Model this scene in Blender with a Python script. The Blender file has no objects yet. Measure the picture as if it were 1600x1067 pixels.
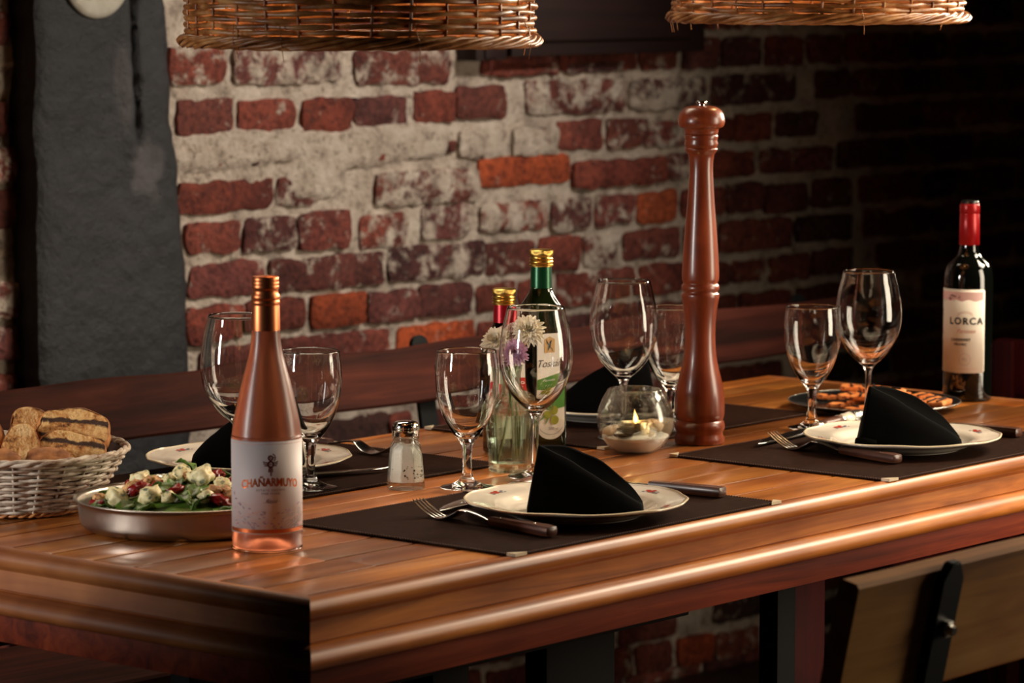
import bpy, bmesh, math, random
from mathutils import Vector, Matrix, noise
random.seed(7)
PI = math.pi
SC = bpy.context.scene
COL = SC.collection

# ------------------------------------------------------------------ camera, world, lights, exposure
# metres; z = 0 is the top of the table, the floor lies 0.76 below; x runs along the table, y towards the brick wall
cam_d = bpy.data.cameras.new('camera'); cam = bpy.data.objects.new('camera', cam_d); COL.objects.link(cam)
yaw = math.radians(40.3); pitch = math.atan(593 / 5400)
fw = Vector((math.cos(yaw) * math.cos(pitch), math.sin(yaw) * math.cos(pitch), -math.sin(pitch)))
cam.location = (0, 0, 0.65)
cam.rotation_euler = fw.to_track_quat('-Z', 'Y').to_euler()
cam_d.sensor_width = 36; cam_d.lens = 36 * 5400 / 1600
cam_d.clip_start = 0.05; cam_d.clip_end = 60
cam_d.dof.use_dof = True; cam_d.dof.focus_distance = 4.28; cam_d.dof.aperture_fstop = 7.5
SC.camera = cam
w = bpy.data.worlds.new('world'); SC.world = w; w.use_nodes = True
w.node_tree.nodes['Background'].inputs[0].default_value = (1.0, 0.82, 0.66, 1)
w.node_tree.nodes['Background'].inputs[1].default_value = 0.003

def light(name, kind, loc, target, energy, col, size=None, size_y=None, **kw):
    d = bpy.data.lights.new(name, kind); o = bpy.data.objects.new(name, d); COL.objects.link(o)
    o.location = loc
    o.rotation_euler = (Vector(target) - Vector(loc)).to_track_quat('-Z', 'Y').to_euler()
    d.energy = energy; d.color = col
    if kind == 'AREA':
        d.shape = 'RECTANGLE'; d.size = size; d.size_y = size_y or size
        if 'spread' in kw: d.spread = math.radians(kw['spread'])
    if kind == 'SPOT':
        d.spot_size = math.radians(kw.get('angle', 50)); d.spot_blend = kw.get('blend', 1); d.shadow_soft_size = size or 0.1
    return o
WARM = (1.0, 0.84, 0.63)
light('key_softbox', 'AREA', (4.95, 1.95, 1.20), (3.66, 2.50, 0.0), 13.5, WARM, 0.80, 0.60, spread=85)
light('side_softbox', 'AREA', (4.55, 1.25, 0.40), (3.75, 2.7, 0.10), 12.0, WARM, 0.60, 1.15, spread=110)
light('rim_softbox', 'AREA', (5.70, 2.60, 0.90), (3.95, 2.8, 0.68), 7.0, WARM, 0.45, 0.5, spread=45)
light('fill_softbox', 'AREA', (1.38, 3.42, 0.42), (3.3, 2.8, 0.14), 1.5, (1.0, 0.94, 0.88), 0.18, 0.6, spread=40)
light('wall_spot', 'SPOT', (4.75, 2.2, 1.6), (4.33, 4.16, 0.22), 150, (1.0, 0.90, 0.80), 0.10, angle=57, blend=1)
light('top_softbox', 'AREA', (3.55, 3.6, 1.35), (3.2, 2.8, 0.0), 2.2, WARM, 0.9, 0.35, spread=80)
vs = SC.view_settings
SC.display_settings.display_device = 'sRGB'
vs.view_transform = 'Standard'; vs.look = 'None'; vs.gamma = 1; vs.exposure = 0; vs.use_curve_mapping = False
cy = SC.cycles
cy.max_bounces = 14; cy.transmission_bounces = 14; cy.transparent_max_bounces = 24
cy.sample_clamp_indirect = 8.0; cy.blur_glossy = 0.6
cy.use_denoising = True

# ------------------------------------------------------------------ materials
def srgb(r, g=None, b=None):
    if g is None: r, g, b = r
    f = lambda c: (c / 255 / 12.92) if c / 255 <= 0.04045 else ((c / 255 + 0.055) / 1.055) ** 2.4
    return (f(r), f(g), f(b), 1)
def mat(name, col, rough=0.5, metal=0.0, **kw):
    m = bpy.data.materials.new(name); m.use_nodes = True
    b = m.node_tree.nodes['Principled BSDF']
    b.inputs['Base Color'].default_value = srgb(col) if len(col) == 3 else col
    b.inputs['Roughness'].default_value = rough; b.inputs['Metallic'].default_value = metal
    for k, v in kw.items():
        b.inputs[k.replace('_', ' ')].default_value = v
    return m
def bsdf(m): return m.node_tree.nodes['Principled BSDF']
def nd(m, t, **kw):
    n = m.node_tree.nodes.new(t)
    for k, v in kw.items():
        if k in n.inputs: n.inputs[k].default_value = v
        else: setattr(n, k, v)
    return n
def ln(m, a, b): m.node_tree.links.new(a, b)
def coords(m, scale=(1, 1, 1)):
    tc = nd(m, 'ShaderNodeTexCoord'); mp = nd(m, 'ShaderNodeMapping'); mp.inputs['Scale'].default_value = scale
    ln(m, tc.outputs['Object'], mp.inputs[0]); return mp.outputs[0]
def noise_tex(m, vec, scale, detail=4, rough=0.55, dist=0.0):
    n = nd(m, 'ShaderNodeTexNoise'); n.inputs['Scale'].default_value = scale; n.inputs['Detail'].default_value = detail
    n.inputs['Roughness'].default_value = rough; n.inputs['Distortion'].default_value = dist
    ln(m, vec, n.inputs['Vector']); return n.outputs['Fac']
def ramp(m, fac, stops):
    r = nd(m, 'ShaderNodeValToRGB'); e = r.color_ramp.elements
    while len(e) < len(stops): e.new(0.5)
    for i, (p, c) in enumerate(stops):
        e[i].position = p; e[i].color = srgb(c) if len(c) == 3 else c
    ln(m, fac, r.inputs[0]); return r.outputs[0]
def mix(m, fac, a, b, mode='MIX'):
    n = nd(m, 'ShaderNodeMix', data_type='RGBA', blend_type=mode)
    for k, v in ((0, fac), (6, a), (7, b)):
        if hasattr(v, 'links'): ln(m, v, n.inputs[k])
        else: n.inputs[k].default_value = v
    return n.outputs[2]
def bump(m, fac, strength=0.3, dist=0.002):
    b = nd(m, 'ShaderNodeBump'); b.inputs['Strength'].default_value = strength; b.inputs['Distance'].default_value = dist
    ln(m, fac, b.inputs['Height']); ln(m, b.outputs[0], bsdf(m).inputs['Normal'])
def tocol(m, sock): ln(m, sock, bsdf(m).inputs['Base Color'])
def wood(name, dark, mid, lite, axis='X', rough=0.32, coat=0.35, scale=1.0, attr=False, bmp=0.12):
    m = mat(name, mid, rough, Coat_Weight=coat, Coat_Roughness=0.18)
    s = {'X': (2, 38, 38), 'Y': (38, 2, 38), 'Z': (38, 38, 2)}[axis]
    v = coords(m, tuple(a * scale for a in s))
    f = noise_tex(m, v, 1.0, 6, 0.62, 0.8)
    c = ramp(m, f, [(0.28, dark), (0.5, mid), (0.72, lite)])
    v2 = coords(m, (2.2, 5, 5)); f2 = noise_tex(m, v2, 1.6, 3)
    c = mix(m, ramp(m, f2, [(0.40, (0.62, 0.52, 0.46, 1)), (0.60, (1, 1, 1, 1))]), (0, 0, 0, 1), c, 'MIX') if False else mix(m, 1.0, c, ramp(m, f2, [(0.38, (0.62, 0.52, 0.46, 1)), (0.62, (1, 1, 1, 1))]), 'MULTIPLY')
    if attr:
        a = nd(m, 'ShaderNodeAttribute'); a.attribute_name = 'Col'
        c = mix(m, 1.0, c, a.outputs['Color'], 'MULTIPLY')
    tocol(m, c); bump(m, f, bmp, 0.001)
    return m
M = {}
M['board'] = wood('varnished_boards', (142, 78, 28), (190, 116, 52), (220, 150, 78), 'X', 0.30, 0.22, attr=True, bmp=0.012)
M['mould'] = wood('varnished_moulding', (112, 56, 18), (188, 112, 44), (226, 150, 70), 'X', 0.42, 0.10, bmp=0.03)
bsdf(M['mould']).inputs['Specular IOR Level'].default_value = 0.38
M['mould_y'] = wood('varnished_moulding_end', (124, 68, 32), (172, 104, 52), (200, 130, 72), 'Y', 0.55, 0.08, bmp=0.03)
M['apron'] = wood('reddish_apron', (84, 28, 14), (128, 50, 24), (156, 72, 36), 'X', 0.6, 0.0, bmp=0.05)
bsdf(M['apron']).inputs['Specular IOR Level'].default_value = 0.2
M['dark_plank'] = wood('dark_brown_plank', (40, 17, 11), (76, 34, 23), (104, 52, 37), 'X', 0.75, 0.0, bmp=0.3)
bsdf(M['dark_plank']).inputs['Specular IOR Level'].default_value = 0.2
M['oak_plank'] = wood('light_oak_plank', (142, 94, 36), (184, 128, 56), (200, 148, 78), 'X', 0.7, 0.0, bmp=0.2)
bsdf(M['oak_plank']).inputs['Specular IOR Level'].default_value = 0.25
M['red_wood'] = wood('dark_red_wood', (36, 3, 3), (62, 6, 5), (78, 10, 8), 'Z', 0.7, 0.0)
bsdf(M['red_wood']).inputs['Specular IOR Level'].default_value = 0.15
M['mill_wood'] = wood('polished_red_brown_wood', (84, 32, 15), (130, 56, 27), (156, 76, 40), 'Z', 0.34, 0.35, bmp=0.03)
bsdf(M['mill_wood']).inputs['Specular IOR Level'].default_value = 0.4
M['handle_wood'] = wood('brown_handle_wood', (52, 28, 20), (92, 54, 38), (120, 76, 54), 'Y', 0.38, 0.2, scale=2.5)
M['frame_wood'] = wood('dark_stained_frame', (26, 10, 7), (40, 17, 12), (52, 24, 17), 'X', 0.6, 0.0)
M['iron'] = mat('black_iron', (26, 27, 28), 0.45, 0.6)
M['iron_dark'] = mat('matt_black_steel', (8, 8, 8), 0.75, 0.0, Specular_IOR_Level=0.2)
M['bolt'] = mat('worn_steel_bolt', (190, 186, 178), 0.3, 1.0)
M['steel'] = mat('polished_steel', (200, 196, 190), 0.16, 1.0)
M['brushed'] = mat('brushed_steel', (178, 168, 158), 0.34, 1.0, Anisotropic=0.5)
M['silver'] = mat('chased_silver', (214, 208, 198), 0.25, 1.0)
f = noise_tex(M['silver'], coords(M['silver'], (1, 1, 1)), 260, 3); bump(M['silver'], f, 0.8, 0.002)
M['bone'] = mat('ivory_bone', (226, 214, 192), 0.35)
M['chrome'] = mat('chrome_lid', (214, 210, 204), 0.12, 1.0)
M['gold'] = mat('brushed_gold_cap', (214, 176, 92), 0.3, 1.0)
M['copper'] = mat('copper_capsule', (206, 122, 78), 0.38, 1.0)
M['copper_foil'] = mat('copper_foil_print', (206, 108, 60), 0.35, 0.8)
M['glass'] = mat('clear_glass', (1.0, 1.0, 1.0, 1), 0.0, Transmission_Weight=1.0, IOR=1.47)
M['glass_green'] = mat('greenish_glass', (0.86, 0.95, 0.88, 1), 0.02, Transmission_Weight=1.0, IOR=1.47)
M['water'] = mat('water', (0.97, 1.0, 0.96, 1), 0.0, Transmission_Weight=1.0, IOR=1.33)
M['dark_glass'] = mat('near_black_glass', (8, 10, 8), 0.06, Coat_Weight=0.5)
M['oil_glass'] = mat('dark_green_glass', (22, 30, 10), 0.08, Coat_Weight=0.5)
M['vin_glass'] = mat('dark_vinegar_glass', (14, 5, 5), 0.08, Coat_Weight=0.5)
M['red_foil'] = mat('red_foil', (150, 10, 26), 0.32, 0.5)
M['cap_red'] = mat('red_capsule', (158, 14, 20), 0.3, 0.25)
M['green_foil'] = mat('green_foil', (16, 72, 40), 0.3, 0.5)
M['black'] = mat('black_plastic', (12, 12, 12), 0.3)
M['ink'] = mat('black_ink', (26, 22, 22), 0.6)
M['ink_grey'] = mat('grey_ink', (120, 104, 104), 0.6)
M['ink_pale'] = mat('pale_grey_ink', (186, 170, 164), 0.6)
M['ink_brown'] = mat('dark_copper_ink', (92, 34, 26), 0.45, 0.3)
M['ink_pink'] = mat('pale_pink_ink', (214, 160, 146), 0.6)
M['ink_mauve'] = mat('mauve_ink', (150, 120, 136), 0.6)
M['label'] = mat('off_white_paper', (204, 192, 192), 0.6)
M['label_w'] = mat('cream_paper', (236, 230, 216), 0.55)
M['label_pink'] = mat('pink_label_band', (230, 192, 186), 0.6)
M['lab_red'] = mat('red_label_print', (196, 34, 30), 0.5)
M['lab_green'] = mat('green_label_print', (70, 134, 34), 0.5)
M['lab_olive'] = mat('olive_green_print', (150, 150, 40), 0.4)
M['lab_leaf'] = mat('grey_green_print', (120, 150, 96), 0.5)
M['lab_tan'] = mat('tan_print', (206, 164, 100), 0.5)
M['white_ink'] = mat('white_ink', (240, 238, 230), 0.5)
M['porcelain'] = mat('ivory_porcelain', (230, 220, 204), 0.16, Coat_Weight=0.6, Coat_Roughness=0.05)
M['decal_red'] = mat('red_flower_print', (170, 60, 48), 0.2)
M['decal_blue'] = mat('grey_blue_leaf_print', (112, 110, 122), 0.2)
M['cloth'] = mat('black_cotton_cloth', (3, 3, 3), 0.95, Specular_IOR_Level=0.06)
f = noise_tex(M['cloth'], coords(M['cloth']), 900, 2); bump(M['cloth'], f, 0.25, 0.0006)
m = M['mat'] = mat('dark_brown_leatherette', (40, 22, 14), 0.7, Specular_IOR_Level=0.03)
f = noise_tex(m, coords(m, (1, 6, 1)), 60, 4); tocol(m, ramp(m, f, [(0.35, (27, 14, 9)), (0.65, (45, 25, 16))])); bump(m, f, 0.2, 0.0008)
M['stitch'] = mat('brown_stitching', (74, 46, 32), 0.7)
M['salt'] = mat('white_salt', (240, 236, 228), 0.7, Subsurface_Weight=0.2, Subsurface_Radius=(0.003, 0.003, 0.003))
f = noise_tex(M['salt'], coords(M['salt']), 500, 2); bump(M['salt'], f, 0.8, 0.0012)
M['pepper'] = mat('dark_specks', (30, 22, 18), 0.7)
M['wax'] = mat('tealight_wax', (238, 226, 196), 0.4, Subsurface_Weight=0.6, Subsurface_Radius=(0.01, 0.006, 0.003))
M['tin'] = mat('tealight_tin', (196, 176, 136), 0.28, 1.0)
M['dry_leaf'] = mat('dried_dark_leaf', (44, 38, 26), 0.85, Specular_IOR_Level=0.1)
M['shell'] = mat('beige_shell', (206, 180, 150), 0.45)
m = M['flame'] = mat('candle_flame', (255, 200, 120), 0.5); bsdf(m).inputs['Emission Color'].default_value = srgb(255, 196, 110); bsdf(m).inputs['Emission Strength'].default_value = 7
m = M['bulb'] = mat('lit_bulb', (255, 190, 110), 0.5); bsdf(m).inputs['Emission Color'].default_value = srgb(255, 178, 96); bsdf(m).inputs['Emission Strength'].default_value = 6
def half_glass(name, tint):
    # clear glass whose contents are lit through it: part refracting, part plainly see-through
    m = mat(name, tint, 0.0, Transmission_Weight=1.0, IOR=1.45)
    nt = m.node_tree; tr = nt.nodes.new('ShaderNodeBsdfTransparent'); tr.inputs[0].default_value = tint
    mx = nt.nodes.new('ShaderNodeMixShader'); mx.inputs[0].default_value = 0.5
    nt.links.new(bsdf(m).outputs[0], mx.inputs[1]); nt.links.new(tr.outputs[0], mx.inputs[2])
    nt.links.new(mx.outputs[0], nt.nodes['Material Output'].inputs[0]); return m
M['jar_glass'] = half_glass('clear_jar_glass', (0.99, 1.0, 0.97, 1))
M['vase_glass'] = half_glass('faint_green_vase_glass', (0.90, 0.97, 0.90, 1))
M['clip'] = mat('pale_brass_clip', (206, 190, 162), 0.5, 0.3)
# wicker
def wicker(name, dark, mid, lite, rough=0.45, sc=30):
    m = mat(name, mid, rough)
    f = noise_tex(m, coords(m, (1, 1, 2.2)), sc, 4, 0.6); tocol(m, ramp(m, f, [(0.30, dark), (0.5, mid), (0.72, lite)]))
    bump(m, noise_tex(m, coords(m), 300, 2), 0.3, 0.0006); return m
M['wicker'] = wicker('golden_brown_wicker', (94, 50, 22), (156, 98, 50), (208, 154, 98), 0.38)
M['white_wicker'] = wicker('whitewashed_wicker', (120, 84, 62), (198, 182, 164), (226, 214, 198), 0.6, 60)
M['cane'] = wicker('bare_cane', (130, 74, 34), (176, 114, 60), (200, 140, 84))
# bread
m = M['bread'] = mat('toasted_bread_crumb', (206, 162, 104), 0.85)
f = noise_tex(m, coords(m), 55, 6, 0.7); tocol(m, ramp(m, f, [(0.36, (98, 54, 22)), (0.45, (190, 132, 70)), (0.6, (226, 186, 128))]))
bump(m, noise_tex(m, coords(m), 160, 4, 0.7), 1.0, 0.004)
m = M['grilled'] = mat('grilled_bread_crumb', (206, 162, 104), 0.85)
v = coords(m); f = noise_tex(m, v, 60, 6, 0.7); base = ramp(m, f, [(0.36, (78, 40, 14)), (0.45, (184, 122, 58)), (0.58, (230, 186, 122))])
sp = nd(m, 'ShaderNodeSeparateXYZ'); ln(m, v, sp.inputs[0])
nz = noise_tex(m, v, 32, 4, 0.6)
ma = nd(m, 'ShaderNodeMath', operation='MULTIPLY_ADD'); ln(m, nz, ma.inputs[0]); ma.inputs[1].default_value = 0.016; ln(m, sp.outputs['Y'], ma.inputs[2])
mb = nd(m, 'ShaderNodeMath', operation='MULTIPLY'); ln(m, ma.outputs[0], mb.inputs[0]); mb.inputs[1].default_value = 2 * PI / 0.0235
mc = nd(m, 'ShaderNodeMath', operation='SINE'); ln(m, mb.outputs[0], mc.inputs[0])
md_ = nd(m, 'ShaderNodeMath', operation='MULTIPLY_ADD'); ln(m, f, md_.inputs[0]); md_.inputs[1].default_value = 1.6; ln(m, mc.outputs[0], md_.inputs[2])
tocol(m, mix(m, ramp(m, md_.outputs[0], [(0.0, (1, 1, 1, 1)), (0.55, (0, 0, 0, 1))]), base, srgb(58, 30, 12)))
bump(m, noise_tex(m, v, 160, 4, 0.7), 1.0, 0.005)
m = M['crust'] = mat('brown_crust', (170, 104, 50), 0.7)
f = noise_tex(m, coords(m), 26, 5, 0.6); tocol(m, ramp(m, f, [(0.35, (112, 60, 24)), (0.6, (190, 124, 66))])); bump(m, f, 0.4, 0.003)
M['char'] = mat('charred_grill_mark', (44, 24, 12), 0.9)
m = M['cracker'] = mat('orange_baked_cracker', (214, 116, 44), 0.6)
f = noise_tex(m, coords(m, (1, 1, 1)), 90, 4); tocol(m, ramp(m, f, [(0.34, (120, 52, 20)), (0.44, (222, 118, 46)), (0.7, (240, 164, 92))])); bump(m, f, 0.4, 0.002)
m = M['cheese'] = mat('blue_veined_cheese', (226, 214, 172), 0.5, Subsurface_Weight=0.15, Subsurface_Radius=(0.004, 0.003, 0.002))
f = noise_tex(m, coords(m), 130, 4, 0.6); tocol(m, ramp(m, f, [(0.36, (92, 104, 84)), (0.44, (206, 194, 142)), (0.7, (238, 224, 176))]))
m = M['leafy'] = mat('green_salad_leaf', (78, 122, 40), 0.4)
f = noise_tex(m, coords(m), 40, 4); tocol(m, ramp(m, f, [(0.3, (34, 62, 16)), (0.6, (92, 124, 44))]))
M['cranberry'] = mat('dark_red_dried_tomato', (122, 16, 16), 0.28)
m = M['walnut'] = mat('walnut_brown', (190, 138, 84), 0.6)
f = noise_tex(m, coords(m), 120, 3); tocol(m, ramp(m, f, [(0.35, (126, 76, 38)), (0.62, (210, 162, 104))])); bump(m, f, 0.7, 0.003)
M['petal_w'] = mat('white_petals', (236, 226, 204), 0.6, Subsurface_Weight=0.2, Subsurface_Radius=(0.003, 0.003, 0.002))
M['petal_p'] = mat('lilac_pink_petals', (206, 160, 190), 0.6, Subsurface_Weight=0.2, Subsurface_Radius=(0.003, 0.003, 0.002))
M['petal_c'] = mat('cream_pink_petals', (226, 192, 184), 0.6, Subsurface_Weight=0.2, Subsurface_Radius=(0.003, 0.003, 0.002))
M['pistil'] = mat('purple_brown_flower_centre', (96, 50, 70), 0.7)
M['stem'] = mat('green_stem', (74, 104, 44), 0.55)
m = M['rose_glass'] = mat('frosted_pink_bottle_with_wine', (206, 126, 94), 0.34, Coat_Weight=0.3, Coat_Roughness=0.25, Transmission_Weight=0.92, IOR=1.33)
M['rose_clear'] = mat('pale_bottle_glass', (0.95, 0.80, 0.72, 1), 0.08, Transmission_Weight=0.9, IOR=1.4)

# ------------------------------------------------------------------ mesh helpers
def link(name, me, m, parent=None, smooth=True):
    o = bpy.data.objects.new(name, me); COL.objects.link(o)
    if m is not None:
        for x in (m if isinstance(m, (list, tuple)) else [m]): me.materials.append(x)
    if smooth: me.polygons.foreach_set('use_smooth', [True] * len(me.polygons))
    if parent is not None: o.parent = parent
    return o
def obj(name, bm, m, parent=None, smooth=True, auto=None):
    me = bpy.data.meshes.new(name); bmesh.ops.recalc_face_normals(bm, faces=bm.faces[:]); bm.to_mesh(me); bm.free()
    o = link(name, me, m, parent, smooth)
    if auto: me.set_sharp_from_angle(angle=math.radians(auto))
    return o
def tag(o, label, cat, group=None):
    o['label'] = label; o['category'] = cat
    if group: o['group'] = group
    return o
def thing(name, label, cat, loc=(0, 0, 0), rz=0, group=None):
    o = bpy.data.objects.new(name, None); COL.objects.link(o); o.empty_display_size = 0.05
    o.location = loc; o.rotation_euler = (0, 0, rz)
    return tag(o, label, cat, group)
def struct(o): o['kind'] = 'structure'; return o
def dup(root, loc, rz, label=None, group=None):
    r = root.copy(); COL.objects.link(r); r.location = loc; r.rotation_euler = (0, 0, rz)
    if label: r['label'] = label
    if group: r['group'] = group
    for ch in list(root.children):
        c = ch.copy(); COL.objects.link(c); c.parent = r
        for g in list(ch.children):
            d = g.copy(); COL.objects.link(d); d.parent = c
    return r
def place(o, loc, rot=(0, 0, 0)): o.location = loc; o.rotation_euler = rot; return o
def facing(x, y): return math.atan2(-x, y)          # rotation that turns a thing's front (-y) to the photographer's side
def lathe(prof, seg=48, bm=None, off=(0, 0, 0), closed=False, rmod=None):
    bm = bm or bmesh.new(); rings = []
    for i, (r, z) in enumerate(prof):
        if r < 1e-6: rings.append([bm.verts.new((off[0], off[1], off[2] + z))])
        else:
            ring = []
            for k in range(seg):
                a = 2 * PI * k / seg; rr = r * (rmod(a, r, z) if rmod else 1)
                ring.append(bm.verts.new((off[0] + rr * math.cos(a), off[1] + rr * math.sin(a), off[2] + z)))
            rings.append(ring)
    pairs = list(zip(rings[:-1], rings[1:]))
    if closed: pairs.append((rings[-1], rings[0]))
    for A, B in pairs:
        if len(A) == 1 and len(B) == 1: continue
        for k in range(seg):
            k2 = (k + 1) % seg
            if len(A) == 1: bm.faces.new((A[0], B[k], B[k2]))
            elif len(B) == 1: bm.faces.new((A[k], B[0], A[k2]))
            else: bm.faces.new((A[k], B[k], B[k2], A[k2]))
    return bm
def smooth_prof(pts, n=6):
    out = []
    P = [pts[0]] + list(pts) + [pts[-1]]
    for i in range(1, len(P) - 2):
        p0, p1, p2, p3 = P[i - 1], P[i], P[i + 1], P[i + 2]
        for k in range(n):
            t = k / n; q = []
            for d in range(len(p1)):
                q.append(0.5 * ((2 * p1[d]) + (-p0[d] + p2[d]) * t + (2 * p0[d] - 5 * p1[d] + 4 * p2[d] - p3[d]) * t * t + (-p0[d] + 3 * p1[d] - 3 * p2[d] + p3[d]) * t ** 3))
            out.append(tuple(q))
    out.append(tuple(pts[-1])); return out
def box(bm, x0, x1, y0, y1, z0, z1, bev=0.0, M4=None):
    n0 = len(bm.verts)
    r = bmesh.ops.create_cube(bm, size=1)
    vs_ = r['verts']
    for v in vs_:
        v.co = Vector(((x0 + x1) / 2 + v.co.x * (x1 - x0), (y0 + y1) / 2 + v.co.y * (y1 - y0), (z0 + z1) / 2 + v.co.z * (z1 - z0)))
    if M4 is not None:
        for v in vs_: v.co = M4 @ v.co
    if bev > 0:
        ed = {e for v in vs_ for e in v.link_edges}
        bmesh.ops.bevel(bm, geom=list(ed), offset=bev, segments=2, affect='EDGES', profile=0.6)
    return bm
def tube(bm, pts, rad, seg=6, flat=1.0, closed=False, up=Vector((0, 0, 1))):
    pts = [Vector(p) for p in pts]; n = len(pts); rings = []
    for i, p in enumerate(pts):
        a = pts[(i - 1) % n] if (closed or i > 0) else p; b = pts[(i + 1) % n] if (closed or i < n - 1) else p
        t = (b - a).normalized(); s = t.cross(up)
        if s.length < 1e-4: s = t.cross(Vector((1, 0, 0)))
        s.normalize(); u = s.cross(t)
        r = rad[i] if isinstance(rad, (list, tuple)) else rad
        rings.append([bm.verts.new(p + s * (r * flat * math.cos(2 * PI * k / seg)) + u * (r * math.sin(2 * PI * k / seg))) for k in range(seg)])
    for i in range(n if closed else n - 1):
        A, B = rings[i], rings[(i + 1) % n]
        for k in range(seg):
            bm.faces.new((A[k], A[(k + 1) % seg], B[(k + 1) % seg], B[k]))
    if not closed: bm.faces.new(rings[0][::-1]); bm.faces.new(rings[-1])
    return bm
def ribbon(bm, secs):
    # secs: (centre Vector, half width, half thickness, width dir Vector, thickness dir Vector); rounded rectangular loft
    rings = []
    for c, hw, ht, wd, td in secs:
        sh = [(1, .45), (.8, 1), (-.8, 1), (-1, .45), (-1, -.45), (-.8, -1), (.8, -1), (1, -.45)]
        rings.append([bm.verts.new(c + wd * (hw * a) + td * (ht * b)) for a, b in sh])
    for A, B in zip(rings[:-1], rings[1:]):
        for k in range(8): bm.faces.new((A[k], A[(k + 1) % 8], B[(k + 1) % 8], B[k]))
    bm.faces.new(rings[0][::-1]); bm.faces.new(rings[-1]); return bm
def blob(bm, c, r, amp=0.25, freq=1.0, seed=0, sub=2, scale=(1, 1, 1), rot=None, cut=None):
    res = bmesh.ops.create_icosphere(bm, subdivisions=sub, radius=1)
    for v in res['verts']:
        d = v.co.normalized(); k = 1 + amp * noise.noise(d * freq + Vector((seed * 3.1, seed * 1.7, 0)))
        if cut: k *= 1 / max(abs(d.x), abs(d.y), abs(d.z)) ** cut
        p = Vector((d.x * scale[0], d.y * scale[1], d.z * scale[2])) * (r * k)
        if rot: p = rot @ p
        v.co = p + Vector(c)
    return bm
def text_bm(bm, s, size, fn, bold=0.0, shear=0.0, spacing=1.0, depth=0.0, align='CENTER'):
    cu = bpy.data.curves.new('txt', 'FONT'); cu.body = s; cu.size = size; cu.align_x = align; cu.align_y = 'CENTER'
    cu.shear = shear; cu.offset = bold; cu.space_character = spacing; cu.resolution_u = 3
    o = bpy.data.objects.new('txt', cu); COL.objects.link(o)
    dg = bpy.context.evaluated_depsgraph_get(); me = bpy.data.meshes.new_from_object(o.evaluated_get(dg))
    b2 = bmesh.new(); b2.from_mesh(me)
    bmesh.ops.triangulate(b2, faces=b2.faces[:])
    mp = {v: bm.verts.new(fn(v.co.x, v.co.y)) for v in b2.verts}
    for f_ in b2.faces:
        try: bm.faces.new([mp[v] for v in f_.verts])
        except ValueError: pass
    b2.free(); bpy.data.objects.remove(o); bpy.data.curves.remove(cu); bpy.data.meshes.remove(me)
    return bm
def poly(bm, pts, fn):
    vs_ = [bm.verts.new(fn(x, y)) for x, y in pts]
    try: bm.faces.new(vs_)
    except ValueError: pass
    return bm
def strip(bm, pts, wdt, fn):
    n = len(pts); L = []
    for i, (x, y) in enumerate(pts):
        a = pts[max(0, i - 1)]; b = pts[min(n - 1, i + 1)]; t = Vector((b[0] - a[0], b[1] - a[1])).normalized()
        ww = wdt[i] if isinstance(wdt, (list, tuple)) else wdt
        L.append((bm.verts.new(fn(x - t.y * ww / 2, y + t.x * ww / 2)), bm.verts.new(fn(x + t.y * ww / 2, y - t.x * ww / 2))))
    for A, B in zip(L[:-1], L[1:]): bm.faces.new((A[0], B[0], B[1], A[1]))
    return bm
def ringpts(cx, cy, r, a0=0, a1=360, n=20):
    return [(cx + r * math.cos(math.radians(a0 + (a1 - a0) * k / n)), cy + r * math.sin(math.radians(a0 + (a1 - a0) * k / n))) for k in range(n + 1)]
def disc2(bm, cx, cy, r, fn, n=16): return poly(bm, ringpts(cx, cy, r, 0, 360, n)[:-1], fn)
def cyl_fn(R, z0, az=0.0):          # flat label coordinates (s right, t up) onto a cylinder whose front is -y
    return lambda s, t: Vector((R * math.sin(az + s / R), -R * math.cos(az + s / R), z0 + t))
def cyl_patch(R, a0, a1, z0, z1, th=0.0004, n=48, rad=0.0):
    bm = bmesh.new(); O, I = [], []
    for k in range(n + 1):
        a = a0 + (a1 - a0) * k / n
        e = min(a - a0, a1 - a) * R; dz = 0
        if rad > 0 and e < rad: dz = rad - math.sqrt(max(0, rad * rad - (rad - e) ** 2))
        O.append((bm.verts.new(((R + th) * math.sin(a), -(R + th) * math.cos(a), z0 + dz)), bm.verts.new(((R + th) * math.sin(a), -(R + th) * math.cos(a), z1 - dz))))
        I.append((bm.verts.new((R * math.sin(a), -R * math.cos(a), z0 + dz)), bm.verts.new((R * math.sin(a), -R * math.cos(a), z1 - dz))))
    for k in range(n):
        bm.faces.new((O[k][0], O[k + 1][0], O[k + 1][1], O[k][1])); bm.faces.new((I[k][1], I[k + 1][1], I[k + 1][0], I[k][0]))
        bm.faces.new((O[k][1], O[k + 1][1], I[k + 1][1], I[k][1])); bm.faces.new((I[k][0], I[k + 1][0], O[k + 1][0], O[k][0]))
    bm.faces.new((O[0][0], O[0][1], I[0][1], I[0][0])); bm.faces.new((O[-1][1], O[-1][0], I[-1][0], I[-1][1]))
    return bm

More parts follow.
